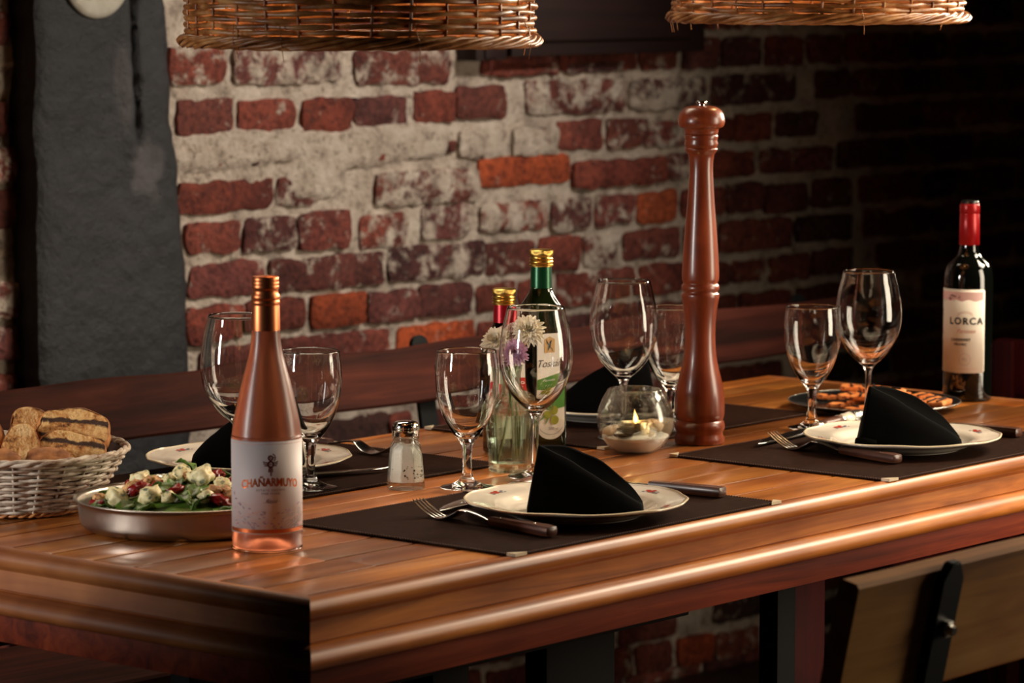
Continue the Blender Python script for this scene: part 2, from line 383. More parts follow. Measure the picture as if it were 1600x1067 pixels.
# ------------------------------------------------------------------ the setting
P0 = Vector((4.551, 4.161, 0)); WD = Vector((0.99813, -0.06105, 0)); WN = Vector((0.06105, 0.99813, 0))
def W(u, d, v): return P0 + WD * u - WN * d + Vector((0, 0, v))     # u along the wall, d out of it, v up
BRICKS = '-496,-375,446,509,r,35;-349,-102,443,505,d,55;-66,170,433,494,r,30;278,452,441,463,r,20;480,642,443,461,d,30;-478,-356,358,419,r,0;-343,-214,357,413,r,10;-193,-79,356,413,r,8;-68,59,361,411,d,20;80,183,363,418,r,6;189,312,366,423,r,6;370,642,366,429,r,50;660,877,367,425,d,60;902,1164,369,426,d,30;-392,-367,304,325,r,0;-326,-297,305,317,d,10;-40,29,295,330,r,30;30,54,319,333,r,0;164,184,307,321,r,0;194,325,294,343,d,80;336,454,295,342,d,80;459,579,298,353,r,10;597,703,297,351,r,30;707,858,294,341,d,50;877,969,299,343,r,0;975,1088,294,348,r,0;1098,1227,300,347,d,10;-478,-265,226,277,r,5;-254,-154,231,277,r,50;-17,244,217,275,r,62;247,494,238,290,o,3;500,764,224,275,r,4;773,888,231,277,d,40;901,1025,227,276,r,0;1055,1280,227,274,d,20;-461,-345,157,210,r,15;-332,-213,154,210,d,32;-203,-85,149,213,d,18;-52,59,144,201,r,45;98,222,150,208,d,50;249,424,154,207,r,50;438,550,147,204,d,50;565,671,151,206,d,35;685,798,148,206,o,5;813,941,152,206,r,5;951,1056,155,210,d,30;1070,1202,146,203,r,10;1223,1345,147,207,d,10;-456,-287,81,139,d,15;-269,-2,79,135,d,25;12,259,80,139,d,40;267,393,75,133,r,20;405,516,72,133,r,12;529,631,72,128,r,60;645,806,80,135,r,20;822,908,79,137,r,10;926,1148,76,136,r,2;1168,1346,82,132,b,10;-463,-337,3,66,r,15;-326,-194,14,66,r,2;-176,-50,9,66,o,0;-39,85,8,62,d,15;91,222,10,66,d,10;244,343,6,58,r,20;353,440,4,61,r,20;454,563,3,62,r,30;572,679,7,64,r,12;690,818,8,66,r,10;832,954,11,56,r,10;972,1078,13,58,d,30;1088,1211,8,59,r,10;1225,1347,9,62,d,10;-432,-263,-73,-15,r,10;-248,12,-67,-4,r,15;36,233,-62,-6,o,5;247,437,-68,-14,r,10;451,566,-69,-16,d,30;580,709,-67,-11,r,20;720,896,-61,-11,r,20;910,985,-61,-11,r,0;992,1150,-65,-10,r,0;1170,1349,-64,-9,d,10;483,599,-141,-84,r,10;613,747,-139,-82,r,30;766,897,-139,-86,r,20;910,1043,-138,-87,d,20;1065,1203,-138,-86,d,10;-158,8,-212,-157,b,0;16,64,-212,-157,r,5;110,272,-215,-163,r,5;917,1125,-207,-155,r,0;226,420,-653,-623,r,10;266,388,-734,-672,d,10;212,249,-719,-664,r,0;406,519,-749,-686,r,10;638,799,-673,-616,r,10;685,786,-737,-683,r,5;809,911,-740,-684,o,0;926,1057,-745,-693,r,30;922,1066,-671,-614,b,30;611,672,-738,-677,r,30'
def patch(u, v):
    s = 0
    for cu, cv, ru, rv in ((-0.30, 0.335, 0.17, 0.034), (-0.09, 0.325, 0.16, 0.040), (-0.17, 0.27, 0.085, 0.036), (0.06, 0.33, 0.12, 0.036), (-0.42, 0.33, 0.08, 0.034)):
        q = ((u - cu) / ru) ** 4 + ((v - cv) / rv) ** 4
        s = max(s, 1 - q)
    return max(0.0, min(1.0, s * 1.6 + 0.5 * noise.noise(Vector((u * 16, v * 16, 3))))) if s > -0.6 else 0.0
def build_wall():
    rb = random.Random(11)
    V, Fc, Cc = [], [], []
    # mortar bed
    def axis(a, b, c, d, fine, coarse):
        out = []; x = a
        while x < d:
            out.append(x); x += fine if b <= x < c else coarse
        out.append(d); return out
    us = axis(-1.7, -1.2, 2.1, 3.1, 0.0085, 0.05); vs2 = axis(-0.76, -0.74, 0.66, 1.95, 0.0085, 0.05)
    nv = len(vs2)
    for u in us:
        for v in vs2:
            p = Vector((u, v, 0)); pt = patch(u, v)
            d = -0.007 + 0.0045 * noise.noise(p * 11) + 0.003 * noise.noise(p * 42) + 0.0022 * noise.noise(p * 95) + pt * 0.013
            V.append(W(u, d, v)); Cc.append((0, 0, 0, 0))
    for i in range(len(us) - 1):
        for j in range(nv - 1):
            a = i * nv + j; Fc.append((a, a + nv, a + nv + 1, a + 1))
    boxes = []
    cols = {'r': (122, 62, 50), 'd': (108, 58, 52), 'o': (168, 80, 44), 'b': (78, 44, 36)}
    def brick(u0, u1, v0, v1, ck, sm, tilt=0.0):
        c = cols[ck]; j = rb.uniform(0.86, 1.14); j2 = rb.uniform(-7, 7)
        col = srgb(min(255, c[0] * j + j2), max(0, c[1] * j), max(0, c[2] * j - j2 * 0.4))
        base = len(V); w_, h_ = u1 - u0 + 0.003, v1 - v0 + 0.002; nx = max(4, int(w_ / 0.009)); nz = 7
        off = rb.uniform(-0.002, 0.0045); lean = rb.uniform(-0.03, 0.03); sd = rb.uniform(0, 90)
        um, vm = (u0 + u1) / 2, (v0 + v1) / 2
        def P(a, b, d):
            # a, b in -1..1; corners rounded, edge worn
            ra = 1 - 0.07 * (h_ / w_) * abs(b) ** 5 * 1.6; rbb = 1 - 0.08 * abs(a) ** (9 * w_ / h_)
            u = um + a * w_ / 2 * ra; v = vm + b * h_ / 2 * rbb + tilt * a * w_ / 2
            q = Vector((u * 26 + sd, v * 26, sd)); q2 = Vector((u * 70 + sd, v * 70, sd + 9))
            u += 0.0055 * noise.noise(q) + 0.0034 * noise.noise(q2); v += 0.0055 * noise.noise(q + Vector((7, 7, 7))) + 0.0034 * noise.noise(q2 + Vector((5, 5, 5)))
            dd = d + off + lean * a * 0.05
            if d > -0.005: dd += 0.0032 * noise.noise(q * 1.3) + 0.002 * noise.noise(q2) - 0.004 * max(abs(a) ** 10, abs(b) ** 6)
            return W(u, dd, v)
        for i in range(nx + 1):
            for j_ in range(nz + 1): V.append(P(-1 + 2 * i / nx, -1 + 2 * j_ / nz, 0.004)); Cc.append((col[0], col[1], col[2], 1))
        for i in range(nx):
            for j_ in range(nz):
                a = base + i * (nz + 1) + j_; Fc.append((a, a + nz + 1, a + nz + 2, a + 1))
        ring = [(i, 0) for i in range(nx)] + [(nx, k) for k in range(nz)] + [(i, nz) for i in range(nx, 0, -1)] + [(0, k) for k in range(nz, 0, -1)]
        b2 = len(V)
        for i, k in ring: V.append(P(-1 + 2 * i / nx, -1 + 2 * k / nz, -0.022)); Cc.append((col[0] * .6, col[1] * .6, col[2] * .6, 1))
        nr = len(ring)
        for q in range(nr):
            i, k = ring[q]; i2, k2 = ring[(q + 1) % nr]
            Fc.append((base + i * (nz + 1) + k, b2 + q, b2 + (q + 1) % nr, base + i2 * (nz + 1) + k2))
        # smear amount is kept per face corner through a second list
        SM.extend([sm] * (len(V) - base))
    SM = [0.0] * len(V)
    rows = {}
    for s in BRICKS.split(';'):
        a = s.split(','); u0, u1, v0, v1 = (int(x) / 1000 for x in a[:4])
        h = v1 - v0
        if h > 0.03:
            vc = (v0 + v1) / 2; k = round((vc - 0.0352) / 0.073); rows.setdefault(k, []).append((u0, u1))
        brick(u0, u1, v0, v1, a[4], int(a[5]) / 100)
    for k in range(-11, 27):
        vc = 0.0352 + 0.073 * k + rb.uniform(-0.002, 0.002); u = -1.66 + rb.uniform(0, 0.1)
        while u < 3.05:
            w_ = rb.choice((0.112, 0.205, 0.22, 0.112)) + rb.uniform(-0.012, 0.012)
            cand = (u, u + w_); u += w_ + rb.uniform(0.012, 0.018)
            if -0.90 < cand[1] and cand[0] < -0.50 and cand[0] > -0.86: continue
            if k in (4,) and -0.46 < cand[1] and cand[0] < 0.18: continue
            if k == 3 and -0.25 < cand[1] and cand[0] < -0.05: continue
            cl = False
            for a, b in rows.get(k, ()):
                if cand[1] > a - 0.008 and cand[0] < b + 0.008: cl = True
            if cl: continue
            h = 0.054 + rb.uniform(-0.003, 0.003)
            brick(cand[0], cand[1], vc - h / 2, vc + h / 2, rb.choice('rrrdddbr' if cand[0] > -0.6 else 'rrdo'), rb.choice((0.02, 0.1, 0.15, 0.3, 0.45)) if cand[0] < 1.1 else rb.choice((0.0, 0.05, 0.15)))
    me = bpy.data.meshes.new('wall_back'); me.from_pydata([tuple(v) for v in V], [], Fc)
    ca = me.color_attributes.new('Col', 'FLOAT_COLOR', 'POINT'); ca.data.foreach_set('color', [x for c in Cc for x in c])
    sa = me.attributes.new('smear', 'FLOAT', 'POINT'); sa.data.foreach_set('value', SM)
    m = mat('old_brick_and_mortar', (120, 60, 50), 0.9)
    tc = nd(m, 'ShaderNodeTexCoord'); vec = tc.outputs['Object']
    at = nd(m, 'ShaderNodeAttribute'); at.attribute_name = 'Col'; st = nd(m, 'ShaderNodeAttribute'); st.attribute_name = 'smear'
    f1 = noise_tex(m, vec, 22, 6, 0.65); f2 = noise_tex(m, vec, 90, 5, 0.6); f3 = noise_tex(m, vec, 9, 3)
    mort = ramp(m, f1, [(0.30, (124, 110, 98)), (0.45, (184, 168, 152)), (0.68, (214, 200, 184))])
    mort = mix(m, 1.0, mort, ramp(m, f2, [(0.30, (0.35, 0.31, 0.27, 1)), (0.44, (1, 1, 1, 1))]), 'MULTIPLY')
    br = mix(m, 1.0, at.outputs['Color'], ramp(m, f2, [(0.28, (0.28, 0.25, 0.26, 1)), (0.50, (0.95, 0.95, 0.95, 1)), (0.72, (1.45, 1.4, 1.35, 1))]), 'MULTIPLY')
    br = mix(m, 1.0, br, ramp(m, f3, [(0.35, (0.58, 0.52, 0.54, 1)), (0.62, (1.15, 1.1, 1.05, 1))]), 'MULTIPLY')
    # mortar smeared over a brick: threshold of a noise set by the brick's own smear amount
    f4 = noise_tex(m, vec, 26, 8, 0.70, 0.3)
    ad = nd(m, 'ShaderNodeMath', operation='MULTIPLY_ADD'); ln(m, st.outputs['Fac'], ad.inputs[0]); ad.inputs[1].default_value = 0.35; ln(m, f4, ad.inputs[2])
    sm = nd(m, 'ShaderNodeMapRange'); sm.inputs['From Min'].default_value = 0.63; sm.inputs['From Max'].default_value = 0.74; ln(m, ad.outputs[0], sm.inputs[0])
    br = mix(m, sm.outputs[0], br, mort)
    tocol(m, mix(m, at.outputs['Alpha'], mort, br))
    hb = nd(m, 'ShaderNodeMath', operation='ADD'); ln(m, f1, hb.inputs[0]); ln(m, f2, hb.inputs[1]); bump(m, hb.outputs[0], 0.9, 0.008)
    o = link('wall_back', me, m, smooth=True); me.set_sharp_from_angle(angle=math.radians(50))
    struct(o)
build_wall()

def pillar():
    # plastered pier standing 6.5 cm out of the wall; wavy arrises, a crack and a smoothed repair
    me_v, me_f, cc = [], [], []
    D = 0.065; nz = 230; zs = [-0.76 + 1.5 * i / nz for i in range(nz + 1)] + [1.0, 1.4, 1.95]
    def right(v):
        pts = [(-0.8, -0.51), (-0.05, -0.507), (0.055, -0.515), (0.16, -0.514), (0.27, -0.530), (0.38, -0.540), (0.48, -0.548), (0.6, -0.556), (2, -0.57)]
        for (a, b), (c, d) in zip(pts, pts[1:]):
            if a <= v <= c: return b + (d - b) * (v - a) / (c - a)
        return -0.53
    nx = 56
    for z in zs:
        r = right(z) + 0.010 * noise.noise(Vector((z * 14, 2, 0))) + 0.003 * noise.noise(Vector((z * 50, 4, 0)))
        l = -0.826 + 0.006 * noise.noise(Vector((z * 9, 8, 0))) + 0.003 * noise.noise(Vector((z * 38, 12, 0)))
        row = [(l - 0.002 + 0.006 * noise.noise(Vector((z * 9, 1, 3))), -0.03, 1), (l, 0.012 + 0.007 * noise.noise(Vector((z * 14, 5, 3))), 1), (l - 0.003, 0.032 + 0.006 * noise.noise(Vector((z * 20, 9, 3))), 1), (l + 0.002, 0.05, 1)]
        for i in range(nx + 1):
            t = i / nx; u = l + (r - l) * t
            p = Vector((u * 12, z * 12, 0)); d = D + 0.0035 * noise.noise(p) + 0.0016 * noise.noise(p * 3.1) + 0.0006 * noise.noise(p * 9)
            d -= 0.010 * max(0, (abs(t - 0.5) * 2)) ** 14
            uc = -0.614 + 0.012 * math.sin(z * 9) - 0.02 * max(0, z - 0.48)     # crack
            if z > 0.335:
                q = abs(u - uc); d -= 0.024 * math.exp(-(q / (0.005 + 0.003 * noise.noise(Vector((z * 30, 3, 3))))) ** 2) * min(1, (z - 0.335) * 18)
                d += 0.005 * math.exp(-((u - uc + 0.022) / 0.016) ** 2)
            mask = 0.0
            e = ((u + 0.603) / 0.034) ** 2 + ((z - 0.31) / 0.052) ** 2
            if e < 1.6: mask = max(0, min(1, 1.35 - e + 1.0 * noise.noise(Vector((u * 40, z * 40, 1)))))
            e2 = ((u - uc + 0.03) / 0.020) ** 2 + ((z - 0.45) / 0.085) ** 2
            if e2 < 1: mask = max(mask, min(0.6, 1.1 * (1 - e2)))
            row.append((u, d, 0 if mask <= 0 else 0, mask))
        row.append((r + 0.001, 0.035, 0, 0)); row.append((r + 0.002, -0.03, 0, 0))
        for q in row:
            me_v.append(tuple(W(q[0], q[1], z))); cc.append((q[3] if len(q) > 3 else 0, 0, 0, 1))
    n = nx + 7
    for j in range(len(zs) - 1):
        for i in range(n - 1): a = j * n + i; me_f.append((a, a + 1, a + n + 1, a + n))
    me = bpy.data.meshes.new('pillar'); me.from_pydata(me_v, [], me_f)
    ca = me.color_attributes.new('Col', 'FLOAT_COLOR', 'POINT'); ca.data.foreach_set('color', [x for c in cc for x in c])
    m = mat('charcoal_painted_plaster', (64, 64, 64), 0.55)
    at = nd(m, 'ShaderNodeAttribute'); at.attribute_name = 'Col'; vec = coords(m)
    f = noise_tex(m, vec, 7, 5, 0.6); f2 = noise_tex(m, vec, 46, 4, 0.7)
    c = ramp(m, f, [(0.3, (34, 34, 36)), (0.7, (48, 48, 50))])
    c = mix(m, at.outputs['Color'], c, (*srgb(150, 140, 143)[:3], 1))
    c = mix(m, ramp(m, f2, [(0.29, (1, 1, 1, 1)), (0.32, (0, 0, 0, 1))]), c, srgb(14, 13, 13))
    c = mix(m, ramp(m, f2, [(0.735, (0, 0, 0, 1)), (0.75, (1, 1, 1, 1))]), c, srgb(150, 130, 110))
    tocol(m, c); bump(m, noise_tex(m, vec, 40, 8, 0.68), 0.8, 0.008)
    o = link('pillar', me, m); me.set_sharp_from_angle(angle=math.radians(60)); struct(o)
pillar()
def slab(name, x0, x1, y0, y1, z0, z1, m):
    bm = bmesh.new(); box(bm, x0, x1, y0, y1, z0, z1); return struct(obj(name, bm, m, smooth=False))
m = mat('dark_floor_tiles', (46, 34, 28), 0.5); f = noise_tex(m, coords(m), 5, 4); tocol(m, ramp(m, f, [(0.3, (34, 25, 20)), (0.7, (58, 42, 34))]))
slab('floor', 0.5, 7.7, -1.4, 4.5, -0.80, -0.76, m)
m = mat('dark_plaster', (40, 34, 30), 0.9); f = noise_tex(m, coords(m), 8, 4); tocol(m, ramp(m, f, [(0.3, (34, 28, 24)), (0.7, (48, 40, 36))]))
slab('ceiling', 0.5, 7.7, -1.4, 4.5, 1.95, 1.99, m)
slab('wall_right', 7.62, 7.7, -1.4, 3.95, -0.76, 1.95, m)

# dark wooden board fixed high on the wall, its lower edge with small blocks
t = thing('wall_cabinet', 'dark stained wooden cabinet hung high on the brick wall between the two lampshades', 'cabinet', W(0.545, 0.0, 0.62), math.atan2(WD.y, WD.x))
bm = bmesh.new(); box(bm, -0.27, 0.27, -0.055, 0.012, -0.142, 0.20, 0.003); obj('cabinet_body', bm, M['frame_wood'], t, auto=40)
bm = bmesh.new(); box(bm, -0.225, 0.225, -0.066, -0.055, -0.115, 0.17, 0.004); obj('door', bm, M['frame_wood'], t, auto=40)
t = thing('wall_bracket', 'small wooden bracket block under the left end of the dark wall cabinet', 'bracket', W(0.232, 0, 0.488), math.atan2(WD.y, WD.x))
bm = bmesh.new(); box(bm, -0.040, 0.040, -0.045, 0.012, -0.016, 0.07, 0.002); obj('bracket_body', bm, M['frame_wood'], t, auto=40)
bm = bmesh.new(); box(bm, -0.020, 0.012, -0.050, -0.045, -0.012, 0.06, 0.001); obj('front_plate', bm, M['frame_wood'], t, auto=40)

# round enamel sign on the pier
t = thing('round_sign', 'round white enamel sign with dark lettering on the charcoal pier, cut by the top edge', 'sign', W(-0.707, 0.068, 0.628), math.atan2(WD.y, WD.x))
enamel = mat('cream_enamel', (214, 208, 194), 0.28, Coat_Weight=0.4); f = noise_tex(enamel, coords(enamel), 30, 4); tocol(enamel, ramp(enamel, f, [(0.28, (120, 90, 60)), (0.34, (190, 184, 168)), (0.7, (214, 210, 196))]))
bm = lathe([(0, 0.010), (0.04, 0.009), (0.06, 0.007), (0.068, 0.003), (0.070, -0.001), (0.066, -0.003), (0, -0.003)], 56)
for v in bm.verts: v.co = Vector((v.co.x, -v.co.z, v.co.y))
obj('sign_plate', bm, enamel, t)
bm = bmesh.new(); text_bm(bm, 'CUPI', 0.034, lambda x, y: Vector((x, -0.0108 + 0.4 * (x * x + (y - 0.026) ** 2), y - 0.026)), bold=0.0012, spacing=1.05); obj('lettering', bm, M['ink'], t, smooth=False)

# ------------------------------------------------------------------ the long table
X0, X1, Y0, Y1 = 2.545, 4.385, 2.432, 3.185       # field of boards
tbl = thing('dining_table', 'long varnished wooden dining table with moulded edges', 'table', ((X0 + X1) / 2, (Y0 + Y1) / 2, -0.76))
TO = Vector(tbl.location)
def tobj(name, bm, m, **k):
    for v in bm.verts: v.co -= TO
    return obj(name, bm, m, tbl, **k)
def boards():
    rb = random.Random(5); bm = bmesh.new(); cl = bm.verts.layers.float_color.new('Col')
    y = Y0; n = 12; bw = (Y1 - Y0 - 0.012) / 11.4
    ys = [Y0 + 0.004 + bw * k for k in range(12)] + [Y1 - 0.004]
    for r in range(len(ys) - 1):
        x = X0 + 0.003 - rb.uniform(0, 0.4); first = True
        while x < X1 - 0.003:
            L = rb.uniform(0.28, 0.75); a = max(x, X0 + 0.003); b = min(x + L, X1 - 0.003); x += L
            if b - a < 0.02: continue
            n0 = len(bm.verts); bm.verts.ensure_lookup_table()
            tone = rb.choice((0.45, 0.62, 0.72, 0.85, 0.95, 1.1, 1.2)); red = rb.uniform(0.92, 1.06)
            before = set(bm.verts)
            box(bm, a + 0.0001, b - 0.0001, ys[r] + 0.0021, ys[r + 1] - 0.0021, -0.022, 0.0, 0.0005)
            for v in bm.verts:
                if v not in before: v[cl] = (tone, tone * red, tone * red * 0.95, 1)
    before = set(bm.verts)
    box(bm, X0, X1, Y0, Y1, -0.028, -0.006)
    for v in bm.verts:
        if v not in before: v[cl] = (0.05, 0.03, 0.02, 1)
    tobj('tabletop', bm, M['board'], auto=35)
boards()
prof = [(-0.004, -0.0005), (0.006, 0.0010), (0.011, 0.0010), (0.0165, -0.0015), (0.0205, -0.0065), (0.0215, -0.012), (0.0195, -0.0175), (0.015, -0.0215), (0.0125, -0.024),
        (0.0125, -0.0255), (0.0132, -0.0455), (0.0112, -0.0468), (0.0125, -0.0482), (0.021, -0.0505), (0.027, -0.0550), (0.0300, -0.0610), (0.0295, -0.0670), (0.0255, -0.0715), (0.0185, -0.0735), (0.0135, -0.0740), (-0.010, -0.0740), (-0.010, -0.03)]
prof = smooth_prof(prof[:9], 3) + prof[9:13] + smooth_prof(prof[12:19], 3)[1:] + prof[19:]
def moulding(side):
    bm = bmesh.new(); A, B = [], []
    for o_, z in prof:
        if side == 'f': p, q = (X0 - o_, Y0 - o_, z), (X1 + o_, Y0 - o_, z)
        if side == 'b': p, q = (X0 - o_, Y1 + o_, z), (X1 + o_, Y1 + o_, z)
        if side == 'l': p, q = (X0 - o_, Y0 - o_, z), (X0 - o_, Y1 + o_, z)
        if side == 'r': p, q = (X1 + o_, Y0 - o_, z), (X1 + o_, Y1 + o_, z)
        A.append(bm.verts.new(p)); B.append(bm.verts.new(q))
    n = len(prof)
    for k in range(n): bm.faces.new((A[k], A[(k + 1) % n], B[(k + 1) % n], B[k]))
    bm.faces.new(A); bm.faces.new(B)
    tobj('edge_moulding', bm, M['mould'] if side in 'fb' else M['mould_y'], auto=38)
for s in 'fblr': moulding(s)
bm = bmesh.new(); e = 0.012; h0, h1 = -0.106, -0.070
for a in ((X0 - e, X1 + e, Y0 - e, Y0 + 0.012), (X0 - e, X1 + e, Y1 - 0.012, Y1 + e), (X0 - e, X0 + 0.012, Y0 + 0.012, Y1 - 0.012), (X1 - 0.012, X1 + e, Y0 + 0.012, Y1 - 0.012)):
    box(bm, *a, h0, h1, 0.0012)
tobj('apron', bm, M['apron'], auto=35)
for a in ((2.62, 3.325, 2.535, 2.575), (2.62, 3.325, 3.03, 3.07), (3.50, 4.30, 2.60, 2.64)):
    bm = bmesh.new(); box(bm, *a, -0.146, -0.126, 0.002); tobj('top_rail', bm, M['iron_dark'], auto=35)
for x0, x1, y0, y1 in ((2.925, 2.990, 2.60, 2.635), (3.13, 3.262, 2.60, 2.635), (2.925, 2.990, 3.00, 3.035)):
    bm = bmesh.new(); box(bm, x0, x1, y0, y1, -0.76, -0.12, 0.004); tobj('leg', bm, M['iron_dark'], auto=35)
bm = bmesh.new(); box(bm, 3.600, 3.640, 2.60, 2.63, -0.76, -0.12, 0.002); tobj('leg', bm, M['iron_dark'], auto=35)
bm = bmesh.new(); box(bm, 3.645, 3.722, 2.61, 2.65, -0.76, -0.1065, 0.004); o = tobj('leg', bm, M['red_wood'], auto=35); o['label'] = 'dark red wooden leg'
bm = bmesh.new(); box(bm, 2.80, 3.75, 2.85, 2.93, -0.66, -0.60, 0.004); tobj('stretcher', bm, M['iron_dark'], auto=35)

# ------------------------------------------------------------------ benches and chair
ang = math.atan2(WD.y, WD.x)
b1 = thing('bench', 'dark wooden bench against the brick wall, iron strap and round bolt on its backrest', 'bench', W(-0.46, 0.58, -0.76), ang)
def plank(L0, L1, h, th, wob=0.0, n=60, seed=0):
    bm = bmesh.new(); rings = []
    for i in range(n + 1):
        x = L0 + (L1 - L0) * i / n
        zt = h / 2 + wob * noise.noise(Vector((x * 5, seed, 0))); zb = -h / 2 + wob * 0.6 * noise.noise(Vector((x * 5, seed + 5, 0)))
        c = 0.004; y = th / 2
        rings.append([bm.verts.new((x, a, b)) for a, b in ((-y, zb + c), (-y + c, zb), (y - c, zb), (y, zb + c), (y, zt - c), (y - c, zt), (-y + c, zt), (-y, zt - c))])
    for A, B in zip(rings[:-1], rings[1:]):
        for k in range(8): bm.faces.new((A[k], A[(k + 1) % 8], B[(k + 1) % 8], B[k]))
    bm.faces.new(rings[0]); bm.faces.new(rings[-1]); return bm
R1 = Matrix.Translation((0, 0, 0.7655)) @ Matrix.Rotation(math.radians(-10), 4, 'X')
bm = plank(-1.5, 1.05, 0.091, 0.026, 0.006)
for v in bm.verts: v.co = R1 @ v.co
o = obj('backrest', bm, M['dark_plank'], b1, auto=40)
bm = bmesh.new()
def strap(bm, x, w_, th, z0, z1, y, n=10):
    pts = [(x - w_ / 2, z0), (x + w_ / 2, z0)] + [(x + w_ / 2 * math.cos(PI * k / n), z1 - w_ / 2 + w_ / 2 * math.sin(PI * k / n) * 0.9) for k in range(n + 1)]
    F_ = [bm.verts.new((px, y, pz)) for px, pz in pts]; B_ = [bm.verts.new((px, y + th, pz)) for px, pz in pts]
    bm.faces.new(F_); bm.faces.new(B_)
    for k in range(len(pts)): bm.faces.new((F_[k], F_[(k + 1) % len(pts)], B_[(k + 1) % len(pts)], B_[k]))
    return bm
for x in (0.0, -1.15, 0.95):
    bm = bmesh.new(); strap(bm, x, 0.036, 0.008, -0.32, 0.062, 0.0135)
    for v in bm.verts: v.co = R1 @ v.co
    obj('iron_strap', bm, M['iron'], b1, auto=35)
    bm = bmesh.new(); blob(bm, (0, 0, 0), 0.0072, 0, sub=3, scale=(1, 0.6, 1))
    for v in bm.verts: v.co = R1 @ (v.co + Vector((x + 0.006, -0.0145, 0.006)))
    obj('bolt', bm, M['bolt'], b1)
bm = plank(-1.5, 1.05, 0.038, 0.30, 0.002)
for v in bm.verts: v.co += Vector((0, -0.20, 0.44))
obj('seat', bm, M['dark_plank'], b1, auto=40)
for x in (-1.15, 0.0, 0.95):
    for a in ((-0.32, -0.28, 0, 0.421), (0.02, 0.055, 0, 0.50)):
        bm = bmesh.new(); box(bm, x - 0.018, x + 0.018, *a, 0.002); obj('leg', bm, M['iron_dark'], b1, auto=35)

b2 = thing('bench', 'light oak bench in the near right corner, backrest bolted to a black iron strap', 'bench', (2.90, 1.90, -0.76))
R2 = Matrix.Translation((0, 0, 0.748)) @ Matrix.Rotation(math.radians(12), 4, 'X')
bm = plank(-0.17, 1.15, 0.134, 0.024, 0.001)
for v in bm.verts: v.co = R2 @ v.co
obj('backrest', bm, M['oak_plank'], b2, auto=40)
for x in (-0.018, 0.95):
    bm = bmesh.new(); pts = [(x - 0.019, -0.32), (x + 0.019, -0.32), (x + 0.019, 0.055), (x + 0.008, 0.073), (x - 0.008, 0.073), (x - 0.019, 0.055)]
    F_ = [bm.verts.new((a, -0.0135, b)) for a, b in pts]; B_ = [bm.verts.new((a, -0.0240, b)) for a, b in pts]
    bm.faces.new(F_); bm.faces.new(B_)
    for k in range(6): bm.faces.new((F_[k], F_[(k + 1) % 6], B_[(k + 1) % 6], B_[k]))
    bmesh.ops.bevel(bm, geom=bm.edges[:], offset=0.0015, segments=2, affect='EDGES')
    for v in bm.verts: v.co = R2 @ v.co
    obj('iron_strap', bm, M['iron'], b2, auto=35)
    bm = lathe([(0, 0.012), (0.005, 0.012), (0.0055, 0.007), (0.0095, 0.006), (0.0095, 0.0), (0, 0)], 6)
    for v in bm.verts: v.co = R2 @ Vector((x + v.co.x, -0.0240 - v.co.z, 0.004 + v.co.y))
    obj('bolt', bm, M['bolt'], b2, smooth=False)
bm = plank(-0.17, 1.15, 0.03, 0.28, 0.001)
for v in bm.verts: v.co += Vector((0, 0.18, 0.44))
obj('seat', bm, M['oak_plank'], b2, auto=40)
for x in (0.0, 0.95):
    for a in ((0.25, 0.29, 0, 0.425), (0.035, 0.07, 0, 0.45)):
        bm = bmesh.new(); box(bm, x - 0.018, x + 0.018, *a, 0.002); obj('leg', bm, M['iron_dark'], b2, auto=35)

ch = thing('dining_chair', 'dark red wooden chair at the far right end of the table behind the red wine', 'chair', (4.86, 2.95, -0.76), math.radians(-4))
bm = bmesh.new(); box(bm, -0.012, 0.012, -0.36, 0.12, 0.70, 0.79, 0.004); obj('backrest', bm, M['red_wood'], ch, auto=35)
bm = bmesh.new(); box(bm, -0.010, 0.010, -0.34, 0.10, 0.58, 0.63, 0.004); obj('slat', bm, M['red_wood'], ch, auto=35)
bm = bmesh.new(); box(bm, -0.30, 0.012, -0.36, 0.12, 0.42, 0.45, 0.006); obj('seat', bm, M['red_wood'], ch, auto=35)
for x, y, h in ((0, 0.1, 0.79), (0, -0.34, 0.79), (-0.28, 0.1, 0.42), (-0.28, -0.34, 0.42)):
    bm = bmesh.new(); box(bm, x - 0.018, x + 0.018, y - 0.02, y + 0.02, 0, h - 0.002, 0.004); obj('leg', bm, M['red_wood'], ch, auto=35)

